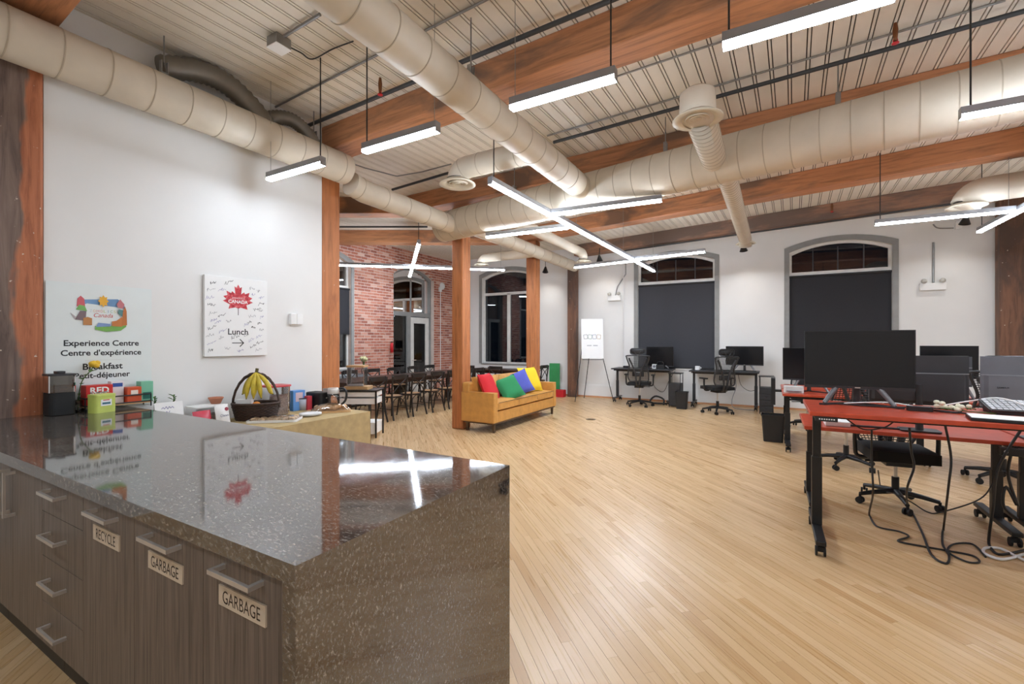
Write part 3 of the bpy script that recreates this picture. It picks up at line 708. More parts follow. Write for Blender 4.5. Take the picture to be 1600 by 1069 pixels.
cabinet(0.530, 1.045, 'dark oak pull-out with GARBAGE plate beside the RECYCLE one', 'pull', 'GARBAGE')
cabinet(1.045, 1.552, 'dark oak pull-out with a RECYCLE plate', 'pull', 'RECYCLE')
cabinet(1.552, 2.075, 'dark oak unit of four drawers', 'drawers')
cabinet(2.075, 3.00, 'dark oak cabinet with two doors and upright bar handles', 'doors')
cabinet(3.00, 4.35, 'dark oak two-door cabinet against the white wall', 'doors')

# ================================================================== signs on the white wall
def flat(parent, name, poly, mat, M): return mk(name, MB().prism(poly, 0.0, 0.0006, M), mat, parent)
sg = thing('sign_board', 'pale breakfast sign board standing on the counter against the wall', 'sign', (XW+0.006, 1.265, HC))
mk('board', MB().box((0, 0, 0.001), (0.008, 0.690, 2.015-HC)), M_paperg, sg)
SM = lambda y, z, d=0.0083: T((d, y, z)) @ FACE_X
def sign_text(body, w, yc, zc, h=None): mk('lettering', text_mb(body, w, h, SM(yc, zc), bold=0.022), M_ink, sg)
sign_text('Experience Centre', 0.492, 0.349, 1.524-HC); sign_text("Centre d'expérience", 0.527, 0.349, 1.446-HC)
sign_text('Breakfast', 0.262, 0.349, 1.338-HC); sign_text('Petit-déjeuner', 0.366, 0.349, 1.258-HC)
flat(sg, 'rule', [(-0.12, -0.001), (0.12, -0.001), (0.12, 0.001), (-0.12, 0.001)], ink('paleline', (205, 206, 200)), SM(0.35, 1.39-HC))
LC = (0.345, 1.785-HC)
LSY = 1.42
LGN = [0]
def lg(name, pts, rgb, d=0.0083):
    LGN[0] += 1; d = 0.0083+0.00065*LGN[0]
    flat(sg, name, [(x_, y_*LSY) for x_, y_ in pts], ink(name, rgb), SM(LC[0], LC[1], d))
def rrect(w, h, r, n=5):
    out = []
    for k, (sx, sy) in enumerate(((1, 1), (-1, 1), (-1, -1), (1, -1))):
        for j in range(n+1): t = PI/2*(k+j/n); out.append((sx*(w/2-r)+r*math.cos(t), sy*(h/2-r)+r*math.sin(t)))
    return out
lg('print_sky', [(-0.14, 0.07), (0.10, 0.085), (0.145, 0.06), (0.15, 0.03), (0.11, 0.035), (-0.10, 0.05), (-0.13, 0.04)], (112, 150, 190))
lg('print_roof', [(-0.165, 0.03), (-0.16, 0.075), (-0.14, 0.092), (-0.118, 0.075), (-0.112, 0.03)], (206, 96, 104))
lg('print_bush', [(-0.17, 0.012), (-0.10, 0.005), (-0.115, 0.035), (-0.15, 0.04)], (120, 176, 96))
lg('print_rock', [(-0.175, -0.045), (-0.11, -0.05), (-0.105, 0.005), (-0.145, 0.005), (-0.16, -0.02)], (124, 104, 108))
lg('print_bird', [(-0.205, -0.005), (-0.17, -0.03), (-0.175, -0.045), (-0.195, -0.02)], (176, 168, 172))
lg('print_house', [(-0.125, -0.075), (-0.07, -0.075), (-0.07, -0.035), (-0.098, -0.028), (-0.125, -0.035)], (190, 130, 74))
lg('print_lawn', [(-0.05, -0.10), (0.02, -0.112), (0.12, -0.104), (0.158, -0.08), (0.158, -0.05), (0.06, -0.075), (-0.05, -0.08)], (122, 176, 84))
lg('print_water', [(-0.045, -0.085), (0.05, -0.08), (0.05, -0.065), (-0.03, -0.06)], (128, 152, 196))
lg('print_hall', [(0.06, -0.078), (0.13, -0.08), (0.13, -0.02), (0.09, -0.045), (0.06, -0.05)], (206, 128, 66))
lg('print_tower', [(0.125, -0.075), (0.163, -0.07), (0.160, 0.015), (0.148, 0.045), (0.136, 0.015)], (196, 118, 58), 0.0086)
lg('print_hill', [(0.10, 0.0), (0.13, -0.02), (0.135, 0.02), (0.105, 0.025)], (92, 134, 132))
lg('print_blossom', [(0.09, 0.055), (0.115, 0.085), (0.145, 0.055), (0.135, 0.03), (0.10, 0.035)], (196, 120, 124), 0.0085)
star = []
for k in range(16): t = 2*PI*k/16+PI/2; rr_ = 0.036 if k % 2 == 0 else 0.024; star.append((0.002+rr_*math.cos(t), 0.068+rr_*math.sin(t)))
lg('print_leaf', star, (236, 178, 56), 0.0087)
for k, (ch, rgb) in enumerate(zip('ZOHOLICS', ((196, 200, 204), (220, 170, 90), (214, 110, 90), (222, 120, 60), (190, 196, 90), (110, 150, 196), (120, 180, 120), (200, 200, 120)))):
    mk('lettering', text_mb(ch, 0.016 if ch != 'I' else 0.003, 0.022, SM(LC[0]-0.076+k*0.0225, LC[1]+0.012), bold=-0.005), ink('logo%d' % k, rgb), sg)
mk('lettering', text_mb('Canada', 0.125, 0.034, SM(LC[0]+0.005, LC[1]-0.022), shear=0.3), ink('script_red', (206, 62, 58)), sg)
cv = thing('canvas_sign', 'white signed canvas with red maple leaf and Lunch arrow', 'sign', (XW+0.003, 2.388, 1.395))
mk('canvas', MB().box((0, 0, 0), (0.03, 0.64, 0.812)), M_paper, cv, bevel=0.002)
CM = lambda y, z, d=0.0306: T((d, y, z)) @ FACE_X
half = [(0, 0.20), (0.018, 0.165), (0.038, 0.178), (0.030, 0.10), (0.062, 0.125), (0.072, 0.105), (0.118, 0.125), (0.108, 0.082), (0.150, 0.068), (0.118, 0.040), (0.155, 0.022), (0.085, -0.012), (0.098, -0.058), (0.030, -0.040), (0.006, -0.048)]
leaf = half+[(-x, y) for x, y in half[::-1]][:-1]
s = NT('leaf_red'); n_ = s.noise(s.coord(), 30, 4); M_leaf = s.fin(s.ramp(n_, [(0.3, srgb(150, 30, 46)), (0.5, srgb(206, 56, 66)), (0.72, srgb(232, 140, 142))]), 0.6)
flat(cv, 'maple_leaf', leaf, M_leaf, CM(0.325, 0.545))
flat(cv, 'leaf_stem', [(-0.003, -0.12), (0.003, -0.12), (0.003, -0.04), (-0.003, -0.04)], M_ink, CM(0.325, 0.545))
mk('lettering', text_mb('CANADA', 0.20, 0.036, CM(0.325, 0.565, 0.0314), bold=0.03), M_paper, cv)
mk('lettering', text_mb('ZOHOLICS', 0.13, 0.018, CM(0.325, 0.602, 0.0314), bold=0.01), plain('pale_pink_print', (240, 214, 214), 0.6), cv)
mk('lettering', text_mb('Lunch', 0.205, None, CM(0.325, 0.252), bold=0.012), M_ink, cv)
flat(cv, 'arrow', [(-0.062, -0.004), (0.045, -0.004), (0.014, -0.036), (0.020, -0.042), (0.062, 0), (0.020, 0.042), (0.014, 0.036), (0.045, 0.004), (-0.062, 0.004)], M_ink, CM(0.325, 0.135))
rs = random.Random(3)
def ribbon(mb, pts, w, M):
    for a, c in zip(pts[:-1], pts[1:]):
        a = Vector(a); c = Vector(c); dd = c-a
        if dd.length < 1e-6: continue
        nn = Vector((-dd.y, dd.x)).normalized()*w
        mb.add([(a.x-nn.x, a.y-nn.y, 0), (c.x-nn.x, c.y-nn.y, 0), (c.x+nn.x, c.y+nn.y, 0), (a.x+nn.x, a.y+nn.y, 0)], [(0, 1, 2, 3)], M)
spots_ = [(0.07+0.0*i, 0.74-0.075*i) for i in range(10)]+[(0.56, 0.70-0.07*i) for i in range(10)]+[(0.15, 0.68), (0.24, 0.76), (0.47, 0.72), (0.50, 0.66), (0.16, 0.42), (0.22, 0.36), (0.15, 0.26), (0.43, 0.36), (0.47, 0.42), (0.40, 0.33), (0.30, 0.20), (0.17, 0.19), (0.47, 0.17), (0.46, 0.10), (0.20, 0.08), (0.33, 0.055), (0.50, 0.30), (0.42, 0.22), (0.13, 0.35), (0.52, 0.50)]
for i, (sx, sy) in enumerate(spots_):
    pts = []; L = rs.uniform(0.04, 0.085); tilt = rs.uniform(-0.1, 0.5); n = 14
    for k in range(n): x = -L/2+L*k/(n-1)+rs.uniform(-0.006, 0.006); pts.append((x, x*tilt+rs.uniform(-0.022, 0.022)*(1-k/n*0.6)))
    b_ = MB(); ribbon(b_, pts, 0.0011 if i % 3 else 0.0016, CM(min(max(sx+rs.uniform(-0.02, 0.02), 0.05), 0.59), sy)); mk('signature', b_, (M_ink, M_ink2, M_ink3)[i % 3], cv)
th = thing('wall_switch', 'small white double control box on the partition wall', 'switch', (XW+0.002, 3.306, 1.745))
for y in (0.0, 0.082): mk('module', MB().box((0, y, 0.0), (0.045, y+0.076, 0.128)), M_paper, th, bevel=0.008)
mk('back_plate', MB().box((0, 0.02, -0.02), (0.012, 0.14, 0.02)), M_paper, th)

# ================================================================== things on the counter
def P_(u, v, z=HC): return at(u, v, z)
p = on_x(93, 650, XW+0.15); p.z = HC; dsp = thing('cereal_dispenser', 'smoky cereal dispenser with dark lower bin on the counter', 'container', p, 0.0)
dsp.scale = (1, 1, 0.87)
mk('bin', MB().rbox((0, 0, 0.10), (0.16, 0.15, 0.195), 0.03), M_rubber, dsp, bevel=0.004)
mk('hopper', MB().ring(rrect(0.166, 0.156, 0.03), rrect(0.158, 0.148, 0.027), 0.20, 0.345, None, 2), M_smoke, dsp)
mk('cereal', MB().prism(rrect(0.154, 0.144, 0.026), 0.20, 0.255), plain('cereal', (186, 128, 74), 0.9, var=0.3, scale=90, bump=0.5), dsp)
mk('lid', MB().rbox((0, 0, 0.352), (0.172, 0.162, 0.016), 0.03).rbox((0, 0, 0.372), (0.09, 0.05, 0.02), 0.015), M_greymet, dsp)
p = on_x(122, 650, XW+0.07); p.z = HC; rv = thing('rose_vase', 'yellow rose in a small glass vase beside the cereal dispenser', 'flower', p)
rv.scale = (1, 1, 0.9)
mk('vase', MB().lathe([(0.001, 0.004), (0.035, 0.004), (0.045, 0.03), (0.045, 0.10), (0.042, 0.10), (0.042, 0.03), (0.03, 0.01)]), M_clear, rv)
stp = spline([(0, 0, 0.01), (-0.008, 0.005, 0.12), (0.006, 0.02, 0.26), (0.02, 0.07, 0.36), (0.0, 0.10, 0.40)])
M_stem = plain('green_stem', (74, 104, 48), 0.6); M_leafg = plain('leaf_green', (86, 118, 60), 0.6)
mk('stem', MB().tube(stp, 0.004, 6), M_stem, rv)
def leafm(mb, c, L, w, yaw, pitch):
    M = T(c) @ R(yaw) @ R(pitch, 'Y'); mb.add([(0, 0, 0), (L*0.35, -w, 0.004), (L*0.75, -w*0.7, 0.0), (L, 0, -0.008), (L*0.75, w*0.7, 0.0), (L*0.35, w, 0.004), (L*0.5, 0, -0.004)], [(0, 1, 6), (1, 2, 6), (2, 3, 6), (3, 4, 6), (4, 5, 6), (5, 0, 6)], M)
for k in range(11):
    c = stp[3+k*2 if 3+k*2 < len(stp) else -2]; m = MB(); leafm(m, c, rs.uniform(0.04, 0.065), 0.016, rs.uniform(0, 6.28), rs.uniform(-0.6, 0.5)); mk('leaf', m, M_leafg, rv)
for k in range(12):
    t = k*2.4; m = MB(); rr_ = 0.006+0.0018*k
    m.ball((0, 0.10+rr_*math.cos(t)*0.9, 0.415+0.012*math.sin(k)), (0.022, 0.022, 0.022), T((rr_*math.sin(t), 0, 0)), 8, 5); mk('petal', m, plain('rose_yellow', (236, 190, 50), 0.6), rv)
# wire rack with packets: runs along the wall
RX = XW+0.10; RY0, RY1 = on_x(133, 640, XW+0.17).y, on_x(236, 640, XW+0.17).y
rk = thing('wire_rack', 'black wire rack with wooden base along the wall on the counter', 'rack', (RX, RY0, HC))
Lr = RY1-RY0
mk('base', MB().box((-0.07, 0, 0.03), (0.07, Lr, 0.04)), plain('pale_wood', (206, 166, 116), 0.5), rk)
for z in (0.045, 0.105): mk('rail', MB().tube([(-0.07, 0, z), (0.07, 0, z), (0.07, Lr, z), (-0.07, Lr, z)], 0.006, 6, None, True, True), M_black, rk)
for x, y in ((-0.07, 0), (0.07, 0), (0.07, Lr), (-0.07, Lr)): mk('post', MB().cyl((x, y, 0), (x, y, 0.11), 0.005, 6), M_black, rk)
def packet(name, x, y, z, w, dpt, h, rgb, label, words=None, wrgb=(245, 240, 235), patch=None, rz=0.0, cat='box', wz=0.6, wh=None, ww=0.7):
    t = thing(name, label, cat, (x, y, z), rz); rgbm = plain('carton_%d_%d_%d' % rgb, rgb, 0.45, var=0.03)
    mk('carton', MB().box((-dpt/2, -w/2, 0), (dpt/2, w/2, h)), rgbm, t, bevel=0.002)
    if patch: mk('printed_panel', MB().box((dpt/2, -w/2*patch[1], h*patch[2]), (dpt/2+0.0006, w/2*patch[1], h*patch[3])), plain('panel_%d_%d_%d' % patch[0], patch[0], 0.5), t)
    if words:
        n = len(words)
        for i, wd_ in enumerate(words): mk('lettering', text_mb(wd_, w*ww, wh, T((dpt/2+0.0008, 0, h*wz-(i-(n-1)/2)*h*0.2)) @ FACE_X, bold=0.03), plain('ink_%d_%d_%d' % wrgb, wrgb, 0.5), t)
    return t
zr = HC+0.041
packet('tea_box', RX, RY0+0.095, zr, 0.17, 0.11, 0.165, (206, 40, 36), 'large red tea carton reading RED ROSE in the wire rack', ('RED', 'ROSE'), wz=0.66)
packet('tea_box', RX-0.02, RY0+0.225, zr, 0.085, 0.07, 0.185, (232, 226, 226), 'tall white tea carton with blue patch in the wire rack', None, patch=((46, 84, 160), 0.8, 0.75, 0.92))
packet('tea_box', RX+0.015, RY0+0.325, zr, 0.10, 0.09, 0.13, (210, 82, 40), 'orange red tea carton in the wire rack', None, patch=((238, 222, 208), 0.5, 0.5, 0.8))
packet('tea_box', RX-0.01, RY0+0.425, zr, 0.09, 0.09, 0.17, (120, 190, 158), 'mint green tea carton at the end of the wire rack', None, patch=((38, 110, 96), 0.7, 0.1, 0.45))
p = on_x(159, 650, XW+0.27); p.z = HC; tn = thing('tea_tin', 'lime green tea tin with a white label in front of the rack', 'tin', p, 0.25)
tn.scale = (1, 0.95, 0.9)
mk('can', MB().rbox((0, 0, 0.068), (0.10, 0.155, 0.136), 0.02), plain('lime_enamel', (196, 208, 104), 0.35), tn)
mk('lid', MB().rbox((0, 0, 0.148), (0.103, 0.158, 0.026), 0.02), plain('lime_enamel', (196, 208, 104), 0.35), tn, bevel=0.005)
mk('printed_panel', MB().box((0.0505, -0.04, 0.06), (0.0512, 0.04, 0.115)), M_paper, tn); mk('emblem', MB().box((0.0513, -0.03, 0.072), (0.0518, 0.03, 0.09)), plain('teal_print', (58, 110, 126), 0.5), tn)
mk('printed_strip', MB().box((0.0513, -0.024, 0.105), (0.0518, 0.024, 0.113)), M_redmat, tn)

# ================================================================== buffet table with cloth
TX0, TX1, TY0, TY1, TZ = XW+0.02, -3.97, 1.82, 3.70, 0.75
bt = thing('buffet_table', 'long table under a khaki cloth against the white wall', 'table', ((TX0+TX1)/2, (TY0+TY1)/2, 0))
hx, hy = (TX1-TX0)/2, (TY1-TY0)/2
mk('tabletop', MB().box((-hx+0.02, -hy+0.02, TZ-0.035), (hx-0.02, hy-0.02, TZ-0.006)), M_walnut, bt)
for sx in (-1, 1):
    for sy in (-1, 1): mk('leg', MB().cyl((sx*(hx-0.1), sy*(hy-0.1), 0), (sx*(hx-0.1), sy*(hy-0.1), TZ-0.03), 0.02, 10), M_blackmet, bt)
m = MB(); m.box((-hx, -hy, TZ-0.005), (hx, hy, TZ))
def drop(a, c, nrm, n=24):
    a = Vector(a); c = Vector(c); nrm = Vector(nrm)
    def fn(u, v):
        p = a.lerp(c, u); p = p+nrm*(0.012*v*(1+0.8*math.sin(u*17+1.3))+0.004*v*math.sin(u*43)); p.z = TZ-0.001-v*(TZ-0.02); return tuple(p)
    m.sheet(fn, n, 6)
drop((hx, -hy, TZ), (hx, hy, TZ), (1, 0, 0)); drop((hx, hy, TZ), (-hx, hy, TZ), (0, 1, 0)); drop((-hx, -hy, TZ), (hx, -hy, TZ), (0, -0.1, 0))
tc = mk('tablecloth', m, M_cloth, None, ((TX0+TX1)/2, (TY0+TY1)/2, 0.001)); tag(tc, 'khaki cloth draped over the table by the white wall', 'tablecloth')
B_ = lambda u, v: at(u, v, TZ+0.003)
# basket
BKA = math.radians(42)
p = Vector((-4.57, 2.74, TZ+0.003)); bk = thing('wicker_basket', 'dark wicker basket with an arched handle on the khaki cloth', 'basket', p, BKA)
m = MB()
for k in range(11):
    z = 0.006+k*0.0145; r1 = 0.18+0.035*k/10; r2 = 0.12+0.03*k/10; pts = []
    for i in range(40): t = 2*PI*i/40; wv = 0.005*(1 if (i+k) % 2 else -1); pts.append(((r1+wv)*math.cos(t), (r2+wv)*math.sin(t), z))
    m.tube(pts, 0.0085, 5, None, False, True)
M_wick = plain('dark_wicker', (66, 46, 36), 0.55, var=0.2, scale=60)
mk('woven_side', m, M_wick, bk); mk('bottom', MB().prism([(0.19*math.cos(2*PI*i/30), 0.12*math.sin(2*PI*i/30)) for i in range(30)], 0.0, 0.008), M_wick, bk)
hp = [(0.218*math.cos(t), 0, 0.12+0.345*math.sin(t)) for t in [PI*i/24 for i in range(25)]]
for k in range(3): mk('handle', MB().tube([(x, y+0.012*math.sin(i*0.9+k*2.1), z+0.010*math.cos(i*0.9+k*2.1)) for i, (x, y, z) in enumerate(hp)], 0.009, 6), M_wick, bk)
mk('rim', MB().tube([(0.218*math.cos(2*PI*i/40), 0.153*math.sin(2*PI*i/40), 0.165) for i in range(40)], 0.013, 6, None, False, True), M_wick, bk)
bw = bk.location; ca, sa = math.cos(BKA), math.sin(BKA)
def bk2w(x, y, z): return (bw.x+x*ca-y*sa, bw.y+x*sa+y*ca, bw.z+z)
bn = thing('banana_bunch', 'bunch of yellow bananas hanging on the basket handle', 'fruit', bk2w(0.0, 0, 0.455), BKA)
bn.scale = (1.2, 1.2, 1.25)
M_ban = plain('banana_yellow', (214, 190, 62), 0.5, var=0.12, scale=25); M_bt = plain('banana_tip', (92, 84, 44), 0.6)
for k, (dx, dy, sp) in enumerate(((-0.10, 0.02, -1), (-0.055, -0.04, -0.5), (-0.005, -0.045, 0), (0.045, -0.035, 0.5), (0.12, -0.02, 1.3), (-0.03, 0.05, -0.3))):
    pts = [(0, dy*0.25, 0.015), (dx*0.4, dy*0.7, -0.02), (dx*0.8, dy*1.2, -0.08), (dx*1.0, dy*1.3, -0.14), (dx*1.05+0.03*sp*0.3, dy*1.1, -0.19 if abs(sp) < 1 else -0.16)]
    b1 = mk('banana', MB().tube(spline(pts, 4), [0.006, 0.008, 0.011, 0.014, 0.016, 0.018, 0.019, 0.0195, 0.0195, 0.0195, 0.019, 0.018, 0.0165, 0.014, 0.010, 0.007, 0.005], 9), M_ban, bn)
    mk('tip', MB().ball(pts[-1], 0.006), M_bt, b1)
mk('stalk', MB().cyl((0, 0, 0.0), (0.008, 0, 0.05), 0.013, 8), M_bt, bn)
o = tag(mk('orange', MB().ball((0, 0, 0), 0.042, None, 16, 10), plain('orange_peel', (232, 140, 40), 0.5, bump=0.15), None, bk2w(0.02, -0.06, 0.145)), 'orange lying in the wicker basket', 'fruit')
o = mk('white_carton', MB().box((-0.075, -0.03, 0), (0.075, 0.03, 0.165)), M_paper, None, bk2w(-0.10, -0.02, 0.045), bevel=0.003); o.rotation_euler = (0, 0.0, BKA-0.1); tag(o, 'white carton standing in the wicker basket', 'box')
# plastic jar with red lid
p = Vector((XW+0.17, 3.04, TZ+0.003)); jr = thing('plastic_jar', 'tall clear plastic jar with a red lid behind the basket', 'jar', p)
mk('jar_wall', MB().ring(rrect(0.22, 0.24, 0.05), rrect(0.212, 0.232, 0.048), 0.0, 0.30, None, 2), M_clear, jr)
mk('contents', MB().prism(rrect(0.206, 0.226, 0.046), 0.004, 0.20), plain('mixed_snacks', (226, 200, 188), 0.8, var=0.25, scale=60, bump=0.5), jr)
mk('lid', MB().rbox((0, 0, 0.309), (0.24, 0.26, 0.02), 0.055), plain('red_lid', (206, 70, 76), 0.4), jr, bevel=0.005)
# packets at the back
def tub(u, v, r, h, rgb, label, lidrgb=None, dx=0.0):
    p = B_(u, v); p.x += dx; t = thing('food_tub', label, 'tub', p)
    mk('body', MB().lathe([(0.001, 0), (r*0.85, 0), (r, h*0.94), (r*0.96, h*0.94), (0.001, h*0.9)]), plain('tub_%d_%d_%d' % rgb, rgb, 0.45), t)
    mk('lid', MB().lathe([(0.001, h), (r*1.03, h), (r*1.03, h*0.93), (r*0.9, h*0.93)]), plain('tub_%d_%d_%d' % (lidrgb or rgb), lidrgb or rgb, 0.45), t)
packet('snack_box', -4.76, 3.33, TZ+0.003, 0.15, 0.09, 0.23, (96, 150, 214), 'blue snack carton behind the tubs near the toaster', None, patch=((216, 190, 196), 0.6, 0.45, 0.9))
tub(473, 640, 0.058, 0.14, (186, 190, 200), 'pale grey food tub in front of the blue carton', (60, 60, 66))
tub(452, 641, 0.045, 0.12, (214, 124, 66), 'orange food tub beside the plastic jar', (236, 226, 214))
bo = thing('sauce_bottle', 'green squeeze bottle behind the orange tub', 'bottle', (-4.77, 3.21, TZ+0.003)); mk('body', MB().lathe([(0.001, 0), (0.032, 0), (0.034, 0.13), (0.015, 0.17), (0.015, 0.19), (0.001, 0.19)]), plain('bottle_yellow', (206, 180, 60), 0.4), bo); mk('cap', MB().lathe([(0.02, 0.185), (0.022, 0.235), (0.001, 0.235)]), M_green, bo)
packet('snack_box', -4.68, 3.42, TZ+0.003, 0.06, 0.06, 0.16, (196, 60, 72), 'small red carton beside the toaster', None)
ts = thing('toaster', 'black toaster beside the kettle on the khaki cloth', 'toaster', (-4.68, 3.56, TZ+0.003), 0.1)
mk('body', MB().rbox((0, 0, 0.10), (0.26, 0.17, 0.19), 0.035), M_black, ts, bevel=0.012)
for y in (-0.035, 0.035): mk('slot', MB().cbox((0, y, 0.196), (0.19, 0.028, 0.004)), M_greymet, ts)
mk('lever', MB().cbox((0.14, 0, 0.13), (0.025, 0.03, 0.012)), M_steel, ts)
kt = thing('kettle', 'glass electric kettle with steel lid and black handle', 'kettle', (-4.47, 3.60, TZ+0.003), math.radians(45))
mk('base', MB().lathe([(0.001, 0), (0.085, 0), (0.085, 0.02), (0.07, 0.03), (0.001, 0.03)], seg=24), M_black, kt)
mk('jug', MB().lathe([(0.068, 0.03), (0.072, 0.10), (0.066, 0.19), (0.062, 0.19), (0.068, 0.10), (0.064, 0.035)], seg=24), M_clear, kt)
mk('collar', MB().lathe([(0.066, 0.18), (0.068, 0.23), (0.055, 0.25), (0.001, 0.252)], seg=24), M_steel, kt)
mk('spout', MB().prism([(-0.06, 0.03), (-0.115, 0.0), (-0.06, -0.03)], 0.205, 0.245), M_steel, kt)
mk('handle', MB().tube(spline([(0.06, 0, 0.235), (0.11, 0, 0.24), (0.145, 0, 0.19), (0.135, 0, 0.10), (0.085, 0, 0.045)]), 0.013, 8), M_black, kt)
cb = thing('serving_board', 'wooden board under the bagged buns near the kettle', 'board', at(514, 643, TZ+0.003), math.radians(50)); mk('plank', MB().rbox((0, 0, 0.009), (0.46, 0.22, 0.018), 0.03), plain('pale_wood', (206, 166, 116), 0.5), cb)
p = at(516, 643, TZ+0.003); bg = thing('bun_bag', 'clear bag of buns lying on the wooden board', 'bread', (p.x, p.y, TZ+0.022), math.radians(50))
for k in range(7): mk('bun', MB().ball((-0.13+0.045*k+rs.uniform(-0.01, 0.01), rs.uniform(-0.04, 0.04), 0.030), (0.036, 0.034, 0.028)), plain('bun_crust', (234, 192, 146), 0.8, var=0.2, scale=30), bg)
m = MB(); m.sheet(lambda u, v: ((u-0.5)*0.40, (v-0.5)*0.20, 0.004+0.075*math.sin(PI*u)**0.6*math.sin(PI*v)**0.7+0.006*math.sin(u*37+v*21)), 16, 10); mk('film', m, M_clear, bg)
pl = thing('paper_plate', 'stack of white plates at the front edge of the khaki cloth', 'plate', at(485, 649, TZ+0.003))
for k in range(3): mk('plate', MB().lathe([(0.001, 0.004+0.006*k), (0.075, 0.004+0.006*k), (0.112, 0.014+0.006*k), (0.112, 0.017+0.006*k), (0.075, 0.008+0.006*k), (0.001, 0.008+0.006*k)], seg=28), M_paper, pl)
p = at(430, 657, TZ+0.003); tr = thing('pastry_tray', 'clear wrapped tray of pastries in front of the basket', 'tray', p, math.radians(40))
mk('tray', MB().ring(rrect(0.46, 0.26, 0.03), rrect(0.43, 0.23, 0.025), 0, 0.022, None, 2).prism(rrect(0.44, 0.24, 0.025), 0, 0.005), M_paper, tr)
for i in range(6):
    for j in range(3): mk('pastry', MB().ball((-0.175+0.07*i, -0.07+0.07*j, 0.022), (0.036, 0.033, 0.022)), plain('pastry_crust', (236, 200, 158), 0.75, var=0.22, scale=40), tr)
m = MB(); m.sheet(lambda u, v: ((u-0.5)*0.45, (v-0.5)*0.25, 0.021+0.030*(math.sin(PI*u)*math.sin(PI*v))**0.3+0.002*math.sin(u*50+v*31)), 16, 10); mk('film', m, M_clear, tr)
# left end of the table: tent card, clear box, bag, pot
tcd = thing('tent_card', 'folded white card with violet handwriting by the counter corner', 'card', (-4.68, 1.90, TZ+0.003), 0.0)
mk('card', MB().prism([(0, 0), (0.06, 0), (0.0, 0.25), (-0.06, 0), (-0.056, 0), (0.0, 0.24)], 0, 0.22, Matrix(((1, 0, 0, 0), (0, 0, 1, 0), (0, 1, 0, 0), (0, 0, 0, 1)))), M_paper, tcd)
for zz, n in ((0.20, 9), (0.16, 6)):
    m = MB(); ribbon(m, [(0.05+0.012*k, (0.012 if k % 2 else -0.008)+rs.uniform(-0.004, 0.004)) for k in range(n)], 0.0022, T((0.0625-zz*0.24, 0, zz)) @ FACE_X); mk('handwriting', m, M_ink3, tcd)
for k, (x, y) in enumerate(((-4.80, 1.95), (-4.80, 2.10))):
    t = thing('seedling', 'small green sprig standing behind the folded card, %s one' % ('left' if k == 0 else 'right'), 'plant', (x, y, TZ+0.003), group='sprigs behind the card')
    mk('cup', MB().lathe([(0.001, 0), (0.03, 0), (0.036, 0.10), (0.033, 0.10), (0.028, 0.006)]), M_paper, t)
    mk('stem', MB().cyl((0, 0, 0.02), (0, 0.004, 0.29), 0.003, 6), M_stem, t)
    for j in range(6): m = MB(); leafm(m, (0, 0, 0.23+0.011*j), 0.05, 0.010, j*2.2, -0.7); mk('leaf', m, M_leafg, t)
cbx = thing('clear_box', 'clear plastic food box with a white lid at the wall', 'box', (-4.70, 2.34, TZ+0.003)); mk('wall', MB().ring(rrect(0.20, 0.28, 0.02), rrect(0.194, 0.274, 0.018), 0, 0.17, None, 2), M_clear, cbx); mk('lid', MB().rbox((0, 0, 0.176), (0.21, 0.29, 0.012), 0.02), M_paper, cbx); mk('contents', MB().rbox((0, 0, 0.05), (0.18, 0.25, 0.09), 0.02), plain('mixed_snacks', (196, 164, 150), 0.8), cbx)
tp = tag(mk('terracotta_bowl', MB().lathe([(0.001, 0), (0.04, 0), (0.062, 0.05), (0.066, 0.05), (0.066, 0.062), (0.056, 0.062), (0.04, 0.01), (0.001, 0.008)]), plain('terracotta', (190, 122, 92), 0.8), None, (-4.74, 2.44, TZ+0.186)), 'small terracotta bowl on the clear plastic box', 'bowl')
def pouch(x, y, w, h, rgb, label, words=None, rz=0.0, wr=(60, 70, 110), lean=0.25):
    t = thing('snack_pouch', label, 'packet', (x, y, TZ+0.003), rz); m = MB()
    for sgn in (-1, 1): m.sheet(lambda u, v: (sgn*0.028*math.sin(PI*u)*math.sin(PI*v)-lean*v*h+0.002*math.sin(u*23), (u-0.5)*w, v*h), 8, 8)
    mk('bag', m, plain('pouch_%d_%d_%d' % rgb, rgb, 0.35), t)
    if words: mk('lettering', text_mb(words, w*0.6, h*0.12, T((0.029-lean*h*0.5, 0, h*0.5)) @ R(-lean, 'Y') @ FACE_X, shear=0.2), plain('pink_%d_%d_%d' % wr, wr, 0.5), t)
    return t
pouch(-4.47, 2.20, 0.16, 0.16, (196, 44, 66), 'red snack pouch in front of the clear box', None, 0.1)
t = pouch(-4.46, 2.37, 0.13, 0.20, (232, 230, 228), 'white snack pouch with a dark red dot beside the basket', 'Chews', 0.1)
mk('dot', MB().lathe([(0.001, 0.0), (0.018, 0.0)], seg=16, M=T((-0.012, 0.03, 0.155)) @ R(PI/2-0.2, 'Y')), plain('wine_red', (150, 40, 60), 0.5), t)
